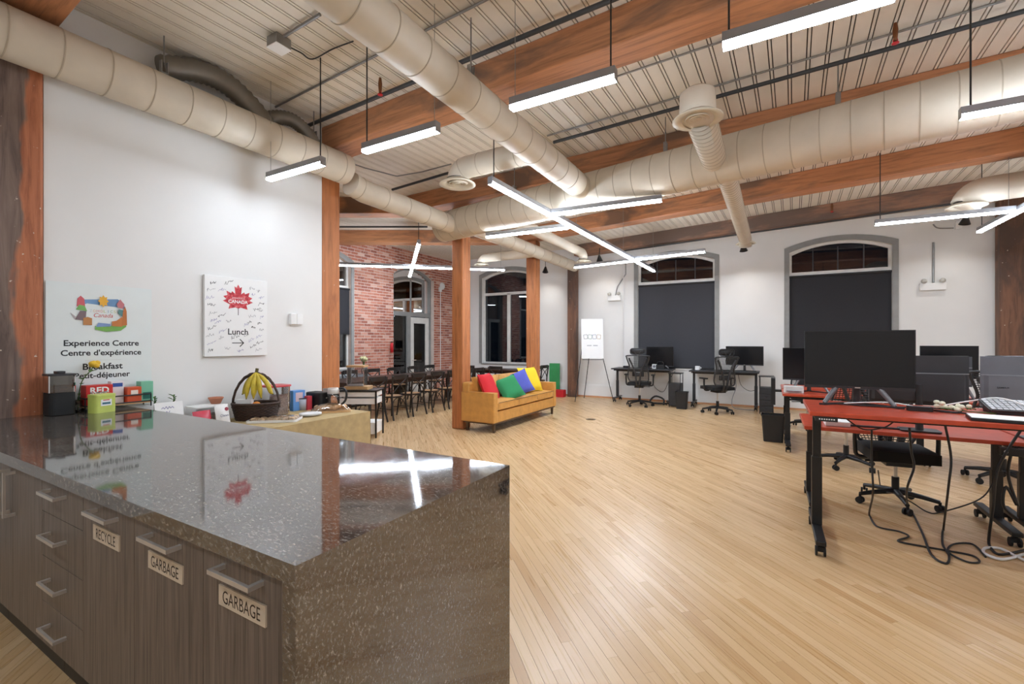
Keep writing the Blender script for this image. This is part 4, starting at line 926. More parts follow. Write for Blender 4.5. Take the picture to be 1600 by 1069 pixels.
# side stand with drink dispenser
st = thing('side_stand', 'slim black framed stand with white panels beyond the wall end', 'stand', (-5.87, 5.28, 0), math.radians(29.7))
for sx in (-0.30, 0.30):
    for sy in (-0.2, 0.2): mk('leg', MB().box((sx-0.012, sy-0.012, 0), (sx+0.012, sy+0.012, 0.76)), M_blackmet, st)
mk('top', MB().box((-0.315, -0.215, 0.745), (0.315, 0.215, 0.765)), M_blackmet, st)
for z0, z1 in ((0.54, 0.63), (0.66, 0.735), (0.06, 0.24)): mk('panel', MB().box((-0.285, -0.19, z0), (0.285, 0.19, z1)), M_paper, st)
db = thing('drink_box', 'clear plastic box with pale lid on the slim black stand', 'container', (-5.93, 5.25, 0.767), math.radians(29.7))
mk('wall', MB().ring(rrect(0.28, 0.22, 0.02), rrect(0.272, 0.212, 0.018), 0.06, 0.36, None, 2), M_clear, db); mk('lid', MB().rbox((0, 0, 0.375), (0.30, 0.24, 0.03), 0.02), plain('pale_wood', (206, 166, 116), 0.5), db)
mk('tray', MB().rbox((0.02, 0, 0.025), (0.40, 0.26, 0.05), 0.02), plain('pale_wood', (206, 166, 116), 0.5), db)
for k in range(5): mk('napkin', MB().cbox((-0.1+0.05*k, -0.06, 0.07), (0.045, 0.08, 0.03)), M_paper, db)

# ================================================================== sofa
SL, SD = 2.52, 0.68                                # length along Y, depth along X; faces +X
so = thing('leather_sofa', 'tan leather sofa with wooden legs and four cushions', 'sofa', (-4.70, 6.44, 0))
mk('base', MB().box((0.05, 0.02, 0.17), (SD-0.015, SL-0.02, 0.36)), M_leather, so, bevel=0.012)
mk('plinth', MB().box((0.04, 0.03, 0.145), (SD-0.02, SL-0.03, 0.17)), M_walnut, so)
for y in (0.0, SL-0.13): mk('armrest', MB().box((0.0, y, 0.17), (SD, y+0.13, 0.68)), M_leather, so, bevel=0.018)
for y in (0.0, SL-0.13): mk('piping', MB().tube([(0.02, y+0.004, 0.676), (SD-0.006, y+0.004, 0.676), (SD-0.006, y+0.126, 0.676), (0.02, y+0.126, 0.676)], 0.006, 6, None, False, True), M_leather, so)
mk('backrest', MB().box((0.0, 0.02, 0.17), (0.16, SL-0.02, 0.84)), M_leather, so, bevel=0.03)
n3 = 3; cw = (SL-0.27)/n3
def cushion_sheet(a, c, bul, M=None, n=10):
    m = MB(); d = [c[i]-a[i] for i in range(3)]
    def P(u, v, top):
        f = (1-(2*u-1)**6)*(1-(2*v-1)**6); zz = (a[2]+c[2])/2+(1 if top else -1)*(d[2]/2*0.72+d[2]*0.28*0.5*f+bul*math.sin(PI*u)*math.sin(PI*v))
        return (a[0]+d[0]*u, a[1]+d[1]*v, zz)
    m.sheet(lambda u, v: P(u, v, True), n, n, 0, M); m.sheet(lambda v, u: P(u, v, False), n, n, 0, M)
    e = [(0, k/n) for k in range(n)]+[(k/n, 1) for k in range(n)]+[(1, 1-k/n) for k in range(n)]+[(1-k/n, 0) for k in range(n)]
    vs = [P(u, v, True) for u, v in e]+[P(u, v, False) for u, v in e]; N = len(e)
    m.add(vs, [(i, i+N, (i+1) % N+N, (i+1) % N) for i in range(N)], M, True); return m
for k in range(n3):
    y0 = 0.135+cw*k
    c_ = mk('seat_cushion', cushion_sheet((0.17, y0+0.004, 0.365), (SD+0.004, y0+cw-0.004, 0.52), 0.02), M_leather, so)
    mk('piping', MB().tube([(SD+0.006, y0+0.008, 0.505), (SD+0.006, y0+cw-0.008, 0.505)], 0.005, 6), M_walnut, c_)
    M = T((0.155, y0+0.004, 0.52)) @ R(-0.14, 'Y')
    mk('back_cushion', cushion_sheet((0, 0, 0), (0.40, cw-0.008, 0.15), 0.02, M @ R(-PI/2, 'Y') @ T((0, 0, -0.15))), M_leather, so)
for x in (0.06, SD-0.08):
    for y in (0.07, SL-0.11): mk('leg', MB().tube([(x+0.02, y+0.02, 0), (x+0.02, y+0.02, 0.15)], [0.022, 0.034], 4, None, True, False, False), M_walnut, so)
def pillow(y, rgb, name, rot, dx=0.0, z=0.73, s=0.45):
    m = MB(); n = 12
    for sg_ in (1, -1):
        def fn(u, v):
            a, b_ = (2*u-1), (2*v-1); th_ = 0.085*((1-a**4)*(1-b_**4))**0.6
            k = 1-0.06*(a*a*(1-b_*b_)*0+0) ; px = a*s/2*(1-0.07*(1-b_*b_)*abs(a)); py = b_*s/2*(1-0.07*(1-a*a)*abs(b_))
            return (px, py, sg_*th_)
        m.sheet(fn if sg_ > 0 else (lambda u, v, fn=fn: fn(v, u)), n, n)
    o = mk('throw_pillow', m, weave('pillow_'+name, rgb, 220), None, (-4.70+0.36+dx, 6.44+y, z)); o.rotation_euler = rot
    tag(o, '%s square throw pillow on the tan sofa' % name, 'pillow', 'throw pillows on the sofa')
pillow(0.30, (206, 38, 46), 'red', (0, math.radians(66), math.radians(8)), 0.02, 0.755, 0.50)
pillow(0.90, (44, 136, 84), 'green', (math.radians(24), math.radians(52), math.radians(-6)), 0.10, 0.685, 0.48)
pillow(1.38, (88, 96, 186), 'blue', (math.radians(38), math.radians(60), math.radians(0)), 0.05, 0.735, 0.48)
pillow(1.84, (240, 206, 40), 'yellow', (0, math.radians(64), math.radians(-14)), 0.04, 0.775, 0.54)

# ================================================================== dining group
def bistro_chair():
    t = thing('bistro_chair', 'x', 'chair', group='cross-back dining chairs')
    mk('seat_frame', MB().prism([(0.215*math.cos(a)*(1.0), 0.205*math.sin(a)) for a in [2*PI*i/24 for i in range(24)]], 0.435, 0.46), M_bistro, t)
    mk('seat', MB().prism([(0.185*math.cos(a), 0.178*math.sin(a)) for a in [2*PI*i/24 for i in range(24)]], 0.46, 0.466), M_rattan, t)
    for s in (-1, 1):
        mk('leg', MB().tube([(s*0.17, 0.155, 0.44), (s*0.19, 0.19, 0.2), (s*0.205, 0.215, 0)], [0.017, 0.016, 0.014], 8), M_bistro, t)
        mk('leg', MB().tube(spline([(s*0.21, -0.255, 0), (s*0.195, -0.205, 0.22), (s*0.19, -0.185, 0.45), (s*0.20, -0.205, 0.68), (s*0.21, -0.235, 0.87)], 4), 0.018, 8), M_bistro, t)
        mk('hoop', MB().tube(spline([(s*0.165, 0.15, 0.20), (s*0.10, 0.10, 0.36), (0.0, 0.08, 0.425)], 4), 0.009, 6), M_bistro, t)
        mk('hoop', MB().tube(spline([(s*0.19, -0.20, 0.22), (s*0.13, -0.17, 0.37), (s*0.0, -0.15, 0.43)], 4), 0.009, 6), M_bistro, t)
        mk('stretcher', MB().tube([(s*0.19, 0.19, 0.21), (s*0.195, -0.205, 0.21)], 0.008, 6), M_bistro, t)
        mk('cross_bar', MB().tube(spline([(s*0.19, -0.19, 0.50), (s*0.06, -0.212-0.006*s, 0.64), (-s*0.12, -0.222-0.006*s, 0.76), (-s*0.20, -0.225, 0.85)], 4), 0.0105, 7), M_bistro, t)
    m = MB(); m.ring([(0.235*math.sin(a), -0.03+-0.235*math.cos(a)*0.45-0.13) for a in [-1.15+2.3*i/12 for i in range(13)]], [(0.215*math.sin(a), -0.012+-0.215*math.cos(a)*0.45-0.13) for a in [-1.15+2.3*i/12 for i in range(13)]], 0.805, 0.89, None, 2, False)
    mk('top_rail', m, M_bistro, t); return t
c0 = bistro_chair(); first = [True]
def bistro(x, y, rz, label):
    if first[0]: first[0] = False; c0.location = (x, y, 0); c0.rotation_euler = (0, 0, rz); c0['label'] = label; return c0
    return dup(c0, (x, y, 0), rz, label)
ordn = ['first', 'second', 'third', 'fourth', 'fifth', 'sixth', 'seventh']
for k, y in enumerate((6.19, 6.77, 7.33, 7.95, 8.53, 9.10, 9.62)): bistro(-6.65, y, PI/2, 'black cross-back chair on the near table side, %s from the slim stand' % ordn[k])
for k, y in enumerate((6.55, 7.25, 7.95, 8.65, 9.40, 10.05)): bistro(-8.22, y, -PI/2, 'black cross-back chair on the brick wall side, %s from the wall end' % ordn[k])
def table(name, x0, x1, y0, y1, h, label):
    t = thing(name, label, 'table', ((x0+x1)/2, (y0+y1)/2, 0)); a, b_ = (x1-x0)/2, (y1-y0)/2
    mk('tabletop', MB().box((-a, -b_, h-0.045), (a, b_, h)), M_tabletop, t, bevel=0.006)
    mk('apron', MB().box((-a+0.08, -b_+0.1, h-0.12), (a-0.08, b_-0.1, h-0.045)), M_tabletop, t)
    for sx in (-1, 1):
        for sy in (-1, 1): mk('leg', MB().box((sx*(a-0.12)-0.04, sy*(b_-0.15)-0.04, 0), (sx*(a-0.12)+0.04, sy*(b_-0.15)+0.04, h-0.045)), M_tabletop, t)
table('dining_table', -7.98, -7.02, 5.95, 10.3, 0.76, 'long dark wooden dining table lined with cross-back chairs')
table('dining_table', -7.75, -6.05, 10.95, 11.65, 0.76, 'smaller dark table under the unblinded window')
bistro(-5.70, 11.05, PI/2, 'black cross-back chair right of the post behind the sofa')
bistro(-5.78, 11.62, PI/2, 'black cross-back chair at the end of the table under the window')
bistro(-6.45, 10.62, 0, 'black cross-back chair between the posts at the window table')
bistro(-7.35, 10.62, 0, 'black cross-back chair at the left of the window table')
fe = thing('fire_extinguisher', 'red fire extinguisher on the brick wall beside the door', 'extinguisher', (X0+0.09, 9.22, 1.25)); fe.scale = (0.72, 0.72, 0.72); mk('cylinder', MB().lathe([(0.001, 0), (0.06, 0.0), (0.06, 0.32), (0.03, 0.37), (0.001, 0.38)]), M_redmat, fe); mk('valve', MB().cbox((0, 0, 0.40), (0.03, 0.10, 0.04)), M_black, fe)
bel = thing('alarm_bell', 'white round alarm bell on the bricks right of the door', 'alarm', (X0+0.01, 11.50, 3.32)); mk('gong', MB().lathe([(0.001, 0.07), (0.08, 0.06), (0.115, 0.02), (0.115, 0.0)], M=R(PI/2, 'Y')), M_paper, bel); mk('box', MB().cbox((0.03, -0.12, -0.12), (0.05, 0.10, 0.14)), M_paper, bel)
pipe('wall_conduit', spline([on_x(532, 368, X0+0.03), on_x(597, 378, X0+0.03), on_x(650, 389, X0+0.03), on_x(690, 400, X0+0.03)]), 0.022, plain('painted_pipe', (176, 140, 124), 0.6), 'painted pipe across the upper brick wall', 'pipe')
pipe('wall_conduit', [(X0+0.02, 11.42, 3.15), (X0+0.02, 11.42, 0.1)], 0.012, M_paper, 'white conduit down the bricks right of the door', 'conduit')
vs_ = thing('flower_vase', 'pale bouquet in a vase on the ledge by the brick wall window', 'flower', (X0+0.45, 7.9, 0.76))
sb = thing('sideboard', 'grey cabinet under the brick wall window', 'cabinet', (X0+0.33, 7.45, 0)); mk('body', MB().box((-0.30, -0.75, 0.05), (0.22, 0.55, 0.75)), plain('grey_cabinet', (150, 156, 158), 0.5), sb, bevel=0.005); mk('plinth', MB().box((-0.27, -0.72, 0), (0.26, 0.52, 0.05)), M_black, sb)
mk('vase', MB().lathe([(0.001, 0), (0.05, 0), (0.065, 0.10), (0.035, 0.20), (0.04, 0.22)]), M_clear, vs_); mk('stems', MB().cyl((0, 0, 0.05), (0, 0, 0.32), 0.02, 8), M_stem, vs_)
for k in range(9): mk('bloom', MB().ball((0.07*math.cos(k*2.4)*(k/9), 0.07*math.sin(k*2.4)*(k/9), 0.36+0.03*math.cos(k)), 0.045), plain('pale_bloom', (204, 198, 150), 0.8), vs_)

# ================================================================== colour blocks by the sofa, easel, floor plate
o = tag(mk('display_board', MB().box((-0.16, -0.02, 0), (0.16, 0.02, 0.92)), M_green, None, (-5.48, Y1-0.10, 0), bevel=0.004), 'green upright panel leaning by the wall behind the sofa', 'panel')
o = tag(mk('colour_block', MB().box((-0.27, -0.10, 0), (0.27, 0.10, 0.20)), M_redmat, None, (-5.30, Y1-0.42, 0), bevel=0.006), 'low red block on the floor between the sofa and easel', 'block')
fp = thing('floor_outlet', 'round brass floor outlet cover between sofa and easel', 'outlet', at(923, 655, 0)); mk('plate', MB().lathe([(0.001, 0.006), (0.085, 0.006), (0.10, 0.001)], seg=24), plain('dark_brass', (110, 88, 62), 0.4, 0.6), fp); mk('lid', MB().lathe([(0.001, 0.009), (0.055, 0.009), (0.056, 0.006)], seg=24), plain('dark_brass', (110, 88, 62), 0.4, 0.6), fp)
ez = thing('easel', 'thin black tripod easel beside the dark wall post', 'easel', (-4.12, 11.45, 0), YAW)
for p0, p1 in (((-0.22, 0.02, 1.62), (-0.47, -0.25, 0)), ((0.18, 0.02, 1.62), (0.55, -0.10, 0)), ((0.0, 0.06, 1.62), (-0.12, 0.50, 0))): mk('leg', MB().cyl(p0, p1, 0.010, 8), M_blackmet, ez)
mk('ledge', MB().box((-0.26, -0.155, 1.075), (0.26, -0.12, 1.09)), M_blackmet, ez)
es = thing('easel_sign', 'white sign with four outlined squares resting on the easel', 'sign', (-4.12, 11.45, 1.095), YAW); EM = R(-0.09, 'X')
mk('board', MB().box((-0.285, -0.150, 0), (0.285, -0.142, 1.04), T((0, 0.0, 0)) @ EM), M_paper, es)
SQ = lambda x, z, d=-0.1506: EM @ T((x, d, z)) @ FACE_Y
for k, (rgb) in enumerate(((196, 70, 70), (90, 160, 110), (80, 110, 180), (226, 180, 70))):
    m = MB(); m.ring(rrect(0.105, 0.115, 0.02), rrect(0.089, 0.099, 0.016), 0, 0.0006, SQ(-0.175+0.115*k, 0.57) @ R(0.12*(-1)**k), 2); mk('emblem', m, plain('sign_sq%d' % k, (58, 58, 64) if k < 1 else tuple(int(c*0.7+20) for c in rgb), 0.5), es)
for x0_ in (-0.14, 0.02):
    m = MB(); ribbon(m, [(x0_+0.009*k_, 0.012 if k_ % 2 else -0.012) for k_ in range(14)], 0.003, SQ(0.0, 0.34)); mk('print_line', m, plain('slate_ink', (112, 116, 134), 0.5), es)
# emergency lights with conduit
def emergency(x, z, w, label):
    t = thing('emergency_light', label, 'lamp', (x, Y1-0.002, z), group='emergency lights')
    mk('case', MB().box((-w/2, -0.09, -0.085), (w/2, 0, 0.06)), M_paper, t, bevel=0.008)
    for s in (-1, 1):
        mk('lamp_head', MB().lathe([(0.001, 0), (0.045, 0.0), (0.05, 0.03), (0.03, 0.07), (0.001, 0.075)], (0, 0, 0), 16, T((s*w*0.36, -0.075, 0.11)) @ R(s*0.5, 'Y') @ R(PI/2+0.4, 'X')), plain('grey_lamp', (196, 194, 186), 0.4), t)
        mk('neck', MB().cyl((s*w*0.36, -0.045, 0.06), (s*w*0.36, -0.05, 0.11), 0.014, 8), M_galv, t)
p = on_y(961, 465, Y1); emergency(p.x, p.z, 0.36, 'twin-head white emergency light beside the first window')
p2 = on_y(1456, 447, Y1); emergency(p2.x, p2.z, 0.40, 'twin-head white emergency light right of the black blind')
pipe('wall_conduit', [(p.x+0.02, Y1-0.02, p.z+0.06), (p.x+0.07, Y1-0.02, p.z+0.3), (p.x+0.30, Y1-0.02, p.z+0.62), (p.x+0.30, Y1-0.02, 3.9)], 0.013, M_galv, 'bent steel conduit above the emergency light by the first window', 'conduit')
pipe('wall_conduit', [(p2.x+0.02, Y1-0.02, p2.z+0.06), (p2.x+0.02, Y1-0.02, 3.55)], 0.018, M_galv, 'steel conduit above the right emergency light', 'conduit')
pipe('wall_conduit', [on_y(974, 590, Y1-0.05), on_y(974, 415, Y1-0.05)], 0.015, M_white, 'white conduit down the wall left of the first window', 'conduit')
pipe('wall_conduit', spline([on_y(1458, 350, Y1-0.03), on_y(1466, 356, Y1-0.03), on_y(1490, 356, Y1-0.03)]), 0.012, M_galv, 'bent conduit near the upper right of the wall', 'conduit')
p = on_y(1497, 352, Y1); o = tag(mk('junction_box', MB().cbox((0, 0, 0), (0.10, 0.05, 0.16)), M_paper, None, (p.x, Y1-0.027, p.z), bevel=0.004), 'white junction box high on the wall by the right post', 'box')

# ================================================================== office furniture builders
def caster(t, x, y, r=0.035, nm='caster'):
    c = mk(nm, MB().cyl((x, y, r*1.2), (x, y, r*2.5), r*0.32, 8).cbox((x, y, r*1.5), (r*1.1, r*0.9, r*1.1)), M_rubber, t)
    for s in (-1, 1): mk('wheel', MB().cyl((x+s*r*0.55, y, r), (x+s*r*0.95, y, r), r, 14), M_rubber, c)
def desk(x0, x1, y0, y1, h, mat, label, legmat=M_blackmet, ctrl=None, tt=0.03, group='sit-stand desks', ins=0.07, col=0.034):
    t = thing('standing_desk', label, 'desk', ((x0+x1)/2, (y0+y1)/2, 0), group=group); a, b_ = (x1-x0)/2, (y1-y0)/2
    mk('desktop', MB().box((-a, -b_, h-tt), (a, b_, h)), mat, t, bevel=0.004)
    for s in (-1, 1):
        x = s*(a-ins)
        mk('leg', MB().box((x-col, -col*0.75, 0.12), (x+col, col*0.75, h*0.62)), legmat, t, bevel=0.003)
        mk('leg_upper', MB().box((x-col*0.8, -col*0.6, h*0.60), (x+col*0.8, col*0.6, h-tt-0.03)), legmat, t, bevel=0.003)
        mk('foot', MB().box((x-col*0.95, -b_+0.04, 0.085), (x+col*0.95, b_-0.04, 0.12)), legmat, t, bevel=0.006)
        mk('bracket', MB().box((x-col, -b_+0.12, h-tt-0.035), (x+col, b_-0.12, h-tt)), legmat, t)
        for sy in (-1, 1): caster(t, x, sy*(b_-0.09), 0.034)
    mk('crossbar', MB().box((-a+ins, -0.035, h-tt-0.06), (a-ins, 0.035, h-tt-0.02)), legmat, t)
    if ctrl is not None:
        k = mk('control_panel', MB().box((ctrl, -b_-0.006, h-tt-0.032), (ctrl+0.13, -b_+0.05, h-tt)), M_black, t)
        for i in range(7): mk('button', MB().cbox((ctrl+0.025+0.014*i, -b_-0.007, h-tt-0.016), (0.008, 0.003, 0.008)), M_paper, k)
    return t
def monitor(x, y, z, w, h, label, rz=0.0, lift=0.12, back=False, stand='v', curve=0.0, logo=None, seam=False, group='computer monitors', bm=None):
    bm = bm or M_monback
    # screen faces local -Y; back=True turns it round
    t = thing('monitor', label, 'monitor', (x, y, z), rz+(PI if back else 0), group)
    n = 12
    def arc(dy, ww): return [(-ww/2+ww*k/n, dy-curve*(1-(2*k/n-1)**2)*-1) for k in range(n+1)]
    f, b_ = arc(-0.012, w), arc(0.012, w)
    mk('panel', MB().prism(f+b_[::-1], lift, lift+h), bm if back else M_screen, t)
    f2 = [(px, py-0.0015) for px, py in arc(-0.012, w-0.016)]; b2 = [(px, py-0.0003) for px, py in arc(-0.012, w-0.016)]
    mk('screen', MB().prism(f2+b2[::-1], lift+0.022, lift+h-0.008), plain('screen_glass', (16, 16, 19), 0.18), t)
    mk('chin', MB().prism([(px, py-0.003) for px, py in arc(-0.012, w)]+[(px, py) for px, py in arc(-0.012, w)][::-1], lift, lift+0.020), M_greymet, t)
    if back:
        hs = arc(0.012, w*0.96); ho = [(px*0.93, py+0.025) for px, py in hs]
        mk('rear_shell', MB().prism(hs+ho[::-1], lift+h*0.06, lift+h*0.62), bm, t)
        mk('rear_ridge', MB().prism([(px, py) for px, py in arc(0.012, w)]+[(px, py+0.004) for px, py in arc(0.012, w)][::-1], lift+h*0.625, lift+h*0.645), plain('silver_edge', (150, 152, 156), 0.3, 0.5), t)
    if logo: mk('lettering', text_mb(logo, 0.09, 0.012, T((0.217, 0.0545, lift+h*0.395)) @ R(PI) @ FACE_Y, bold=0.02), plain('dark_print', (30, 30, 32), 0.5), t)
    else: mk('badge', MB().cbox((0, -0.0165+curve, lift+0.010), (0.035, 0.002, 0.007)), M_steel, t)
    if stand == 'v':
        for s in (-1, 1): mk('stand_leg', MB().tube([(s*0.22, -0.06+curve, 0.008), (s*0.10, 0.035+curve, lift+0.06)], [0.016, 0.022], 8), plain('stand_grey', (120, 120, 122), 0.4, 0.4), t)
    mk('neck', MB().tube([(0, 0.05+curve, 0.01), (0, 0.035+curve, lift+h*0.4)], [0.028, 0.022], 10), M_greymet, t)
    if stand == 'v':
        for s in (-1, 1): mk('stand_foot', MB().prism([(0, 0.07), (s*0.03, 0.07), (s*0.26, -0.14), (s*0.23, -0.14)], 0.0, 0.014, T((0, curve, 0))), M_greymet, t)
    else: mk('stand_foot', MB().rbox((0, 0.04+curve, 0.007), (0.26, 0.18, 0.014), 0.03), M_greymet, t)
    return t
def office_chair(label, head=True, seat_z=0.50, thick=0.06):
    t = thing('office_chair', label, 'chair', group='mesh office chairs')
    for k in range(5):
        a = 2*PI*k/5+0.3; ex, ey = 0.31*math.cos(a), 0.31*math.sin(a)
        s_ = mk('base_spoke', MB().tube([(0.03*math.cos(a), 0.03*math.sin(a), 0.125), (ex*0.6, ey*0.6, 0.11), (ex, ey, 0.088)], [0.028, 0.022, 0.018], 8), M_blackmet, t)
        M = T((ex, ey, 0)) @ R(a+0.7)
        c = mk('caster', MB().cyl((0, 0, 0.04), (0, 0, 0.09), 0.011, 8, M), M_rubber, s_)
        for s in (-1, 1): mk('wheel', MB().cyl((s*0.012, 0, 0.031), (s*0.028, 0, 0.031), 0.031, 14, M), M_rubber, t)
    mk('hub', MB().cyl((0, 0, 0.10), (0, 0, 0.26), 0.030, 14), M_blackmet, t)
    mk('gas_lift', MB().cyl((0, 0, 0.25), (0, 0, seat_z-0.06), 0.016, 12), M_steel, t)
    mk('mechanism', MB().cbox((0, -0.02, seat_z-0.055), (0.20, 0.26, 0.05)).cyl((0.08, 0, seat_z-0.06), (0.24, 0.02, seat_z-0.065), 0.008, 6), M_black, t)
    mk('seat', cushion_sheet((-0.25, -0.24, seat_z-0.03), (0.25, 0.26, seat_z+thick), 0.012), M_chairfab, t)
    bz = seat_z+0.08; Ty = lambda z: -0.24-0.10*((z-bz)/0.6)-0.05*math.sin(PI*min(1, max(0, (z-bz)/0.62)))*-1*0.6
    out = [(-0.19, 0), (-0.235, 0.10), (-0.225, 0.25), (-0.20, 0.36), (-0.255, 0.56), (-0.22, 0.61), (0.22, 0.61), (0.255, 0.56), (0.20, 0.36), (0.225, 0.25), (0.235, 0.10), (0.19, 0)]
    loop = spline([(x, Ty(bz+z), bz+z) for x, z in out+[out[0]]], 4)[:-1]
    mk('back_frame', MB().tube(loop, 0.015, 7, None, False, True), M_greymet, t)
    m = MB()
    def wid(z):
        for (x0, z0), (x1, z1) in zip([(0.19, 0), (0.235, 0.10), (0.225, 0.25), (0.20, 0.36), (0.255, 0.56)], [(0.235, 0.10), (0.225, 0.25), (0.20, 0.36), (0.255, 0.56), (0.22, 0.612)]):
            if z0 <= z <= z1+1e-6: return x0+(x1-x0)*(z-z0)/(z1-z0)
        return 0.2
    for k in range(26):                                   # mesh: open weave of bands, with light showing between
        z = 0.005+0.60*k/25; w_ = wid(z); m.tube([(-w_, Ty(bz+z)+0.004, bz+z), (0, Ty(bz+z)-0.018, bz+z), (w_, Ty(bz+z)+0.004, bz+z)], 0.0052, 4, None, False)
    for k in range(15):
        pts = []
        for j in range(9): z = 0.005+0.60*j/8; f_ = -1+2*k/14; pts.append((wid(z)*f_, Ty(bz+z)-0.018*(1-f_*f_)+0.002, bz+z))
        m.tube(pts, 0.0042, 4, None, False)
    mk('mesh_back', m, M_mesh, t)
    for s in (-1, 1): mk('back_strut', MB().tube(spline([(0, -0.12, seat_z-0.05), (s*0.03, -0.27, seat_z+0.02), (s*0.055, Ty(bz+0.15)-0.05, bz+0.15), (s*0.11, Ty(bz+0.34)-0.045, bz+0.34), (s*0.20, Ty(bz+0.55)-0.015, bz+0.55)], 5), 0.021, 8), M_greymet, t)
    mk('lumbar', MB().sheet(lambda u, v: ((u-0.5)*0.26, Ty(bz+0.2)-0.045+0.03*(2*u-1)**2, bz+0.12+0.11*v), 8, 4), M_black, t, solid=0.012)
    if head:
        hz = bz+0.71; hy = Ty(bz+0.6)-0.01
        mk('headrest', MB().tube([(x, hy+0.03*(x/0.17)**2, hz+z) for x, z in rrect(0.34, 0.13, 0.05, 4)], 0.013, 6, None, False, True), M_greymet, t)
        mk('head_mesh', MB().sheet(lambda u, v: ((u-0.5)*0.32, hy+0.004+0.03*(2*u-1)**2, hz-0.055+0.11*v), 8, 3), M_black, t, solid=0.006)
        for s in (-1, 1): mk('head_bracket', MB().tube([(s*0.03, Ty(bz+0.6), bz+0.60), (s*0.05, hy-0.03, hz-0.03), (s*0.08, hy-0.012, hz)], 0.010, 6), M_greymet, t)
    for s in (-1, 1):
        mk('arm_post', MB().tube(spline([(s*0.20, 0.0, seat_z-0.03), (s*0.30, 0.0, seat_z-0.02), (s*0.315, 0.0, seat_z+0.10), (s*0.315, 0.0, seat_z+0.21)], 4), 0.018, 8), M_black, t)
        mk('arm_pad', MB().rbox((s*0.31, 0.03, seat_z+0.225), (0.085, 0.25, 0.028), 0.03), M_black, t)
    return t
def drawer_tower(x, y, label):
    t = thing('desk_tower', label, 'drawers', (x, y, 0), group='slim drawer towers'); w, d_, h = 0.25, 0.36, 0.56
    mk('body', MB().box((-w/2, -d_/2, 0.04), (w/2, d_/2, h)), M_blackmet, t)
    for k in range(4):
        f = mk('drawer', MB().box((-w/2+0.006, -d_/2-0.012, 0.05+0.127*k), (w/2-0.006, -d_/2, 0.17+0.127*k)), M_greymet, t, bevel=0.003); mk('pull', MB().tube(spline([(-0.025, -d_/2-0.012, 0.125+0.127*k), (0, -d_/2-0.022, 0.11+0.127*k), (0.025, -d_/2-0.012, 0.125+0.127*k)], 3), 0.004, 5), M_black, f)
    for sx in (-1, 1):
        for sy in (-1, 1): mk('post', MB().cyl((sx*w*0.5, sy*d_*0.48, 0), (sx*w*0.5, sy*d_*0.48, 0.80), 0.009, 6), M_blackmet, t)
    mk('shelf', MB().box((-w/2-0.02, -d_/2-0.01, 0.79), (w/2+0.02, d_/2+0.01, 0.805)), M_blackmet, t)
    mk('bottle', MB().lathe([(0.001, 0.806), (0.025, 0.806), (0.025, 0.89), (0.01, 0.91), (0.01, 0.935), (0.001, 0.935)], (0.05, 0, 0), 12), M_black, t) if False else None
def bin_(x, y, r, h, label):
    t = thing('waste_bin', label, 'bin', (x, y, 0), group='waste bins'); n = 5
    mk('body', MB().ring(rrect(r*2, r*1.5, 0.03), rrect(r*2-0.008, r*1.5-0.008, 0.028), 0.004, h, Matrix.Identity(4), 2).prism(rrect(r*2-0.01, r*1.5-0.01, 0.03), 0, 0.006), M_black, t)
    for v in t.children[0].data.vertices:
        k = 0.82+0.18*v.co.z/h; v.co.x *= k; v.co.y *= k
    mk('rim', MB().ring(rrect(r*2+0.014, r*1.5+0.014, 0.034), rrect(r*2-0.006, r*1.5-0.006, 0.028), h-0.022, h, None, 2), M_black, t)

# ================================================================== desks under the windows
desk(-3.58, -2.12, 11.38, 12.08, 0.87, M_greymet, 'dark desk under the charcoal blind beside the easel', M_greymet, col=0.033)
desk(-1.70, -0.24, 11.38, 12.08, 0.87, M_greymet, 'dark desk between the two blinded windows', M_greymet, col=0.033)
p = on_y(1031, 500, 11.80); monitor(p.x, 11.80, 0.872, 0.66, 0.50, 'black monitor on the desk beside the easel', 0.05, 0.05)
p = on_y(1163, 500, 11.75); monitor(p.x, 11.75, 0.872, 0.78, 0.44, 'wide black monitor on the desk between the windows', -0.08, 0.13)
ch1 = office_chair('grey mesh office chair at the desk beside the easel', True, 0.53); ch1.location = (-2.76, 11.02, 0); ch1.rotation_euler = (0, 0, 0.12)
ch2 = dup(ch1, (-1.02, 10.78, 0), math.radians(38), 'grey mesh office chair turned at the desk between the windows')
drawer_tower(-1.98, 11.35, 'slim black drawer tower right of the desk beside the easel')
drawer_tower(-0.10, 11.30, 'slim black drawer tower right of the desk between the windows')
bin_(-1.80, 11.05, 0.135, 0.40, 'black waste bin between the two window desks')
p = at(1208, 690, 0); bin_(p.x, p.y+0.06, 0.16, 0.42, 'black waste bin standing alone left of the near desks')
def small_case(x, y, z, w, d_, h, mat, name, label, cat, rz=0.0):
    t = thing(name, label, cat, (x, y, z), rz); mk('body', MB().rbox((0, 0, h/2), (w, d_, h), min(w, d_)*0.15), mat, t, bevel=0.003); return t
t = small_case(-2.56, 11.72, 0.872, 0.11, 0.10, 0.11, M_paper, 'desk_speaker', 'small white cube speaker on the desk beside the easel', 'speaker'); mk('grille', MB().cyl((0, -0.051, 0.055), (0, -0.053, 0.055), 0.035, 16), M_ink2, t)
t = small_case(-1.55, 11.70, 0.872, 0.10, 0.09, 0.09, M_paper, 'desk_cup', 'white mug at the left of the desk between the windows', 'cup'); mk('handle', MB().tube(spline([(0.05, 0, 0.07), (0.085, 0, 0.05), (0.05, 0, 0.02)]), 0.007, 6), M_paper, t)
t = small_case(-3.28, 11.70, 0.872, 0.13, 0.10, 0.05, M_black, 'desk_phone', 'small black device at the left of the desk beside the easel', 'device'); mk('top_plate', MB().cbox((0, 0, 0.052), (0.11, 0.08, 0.004)), M_greymet, t)
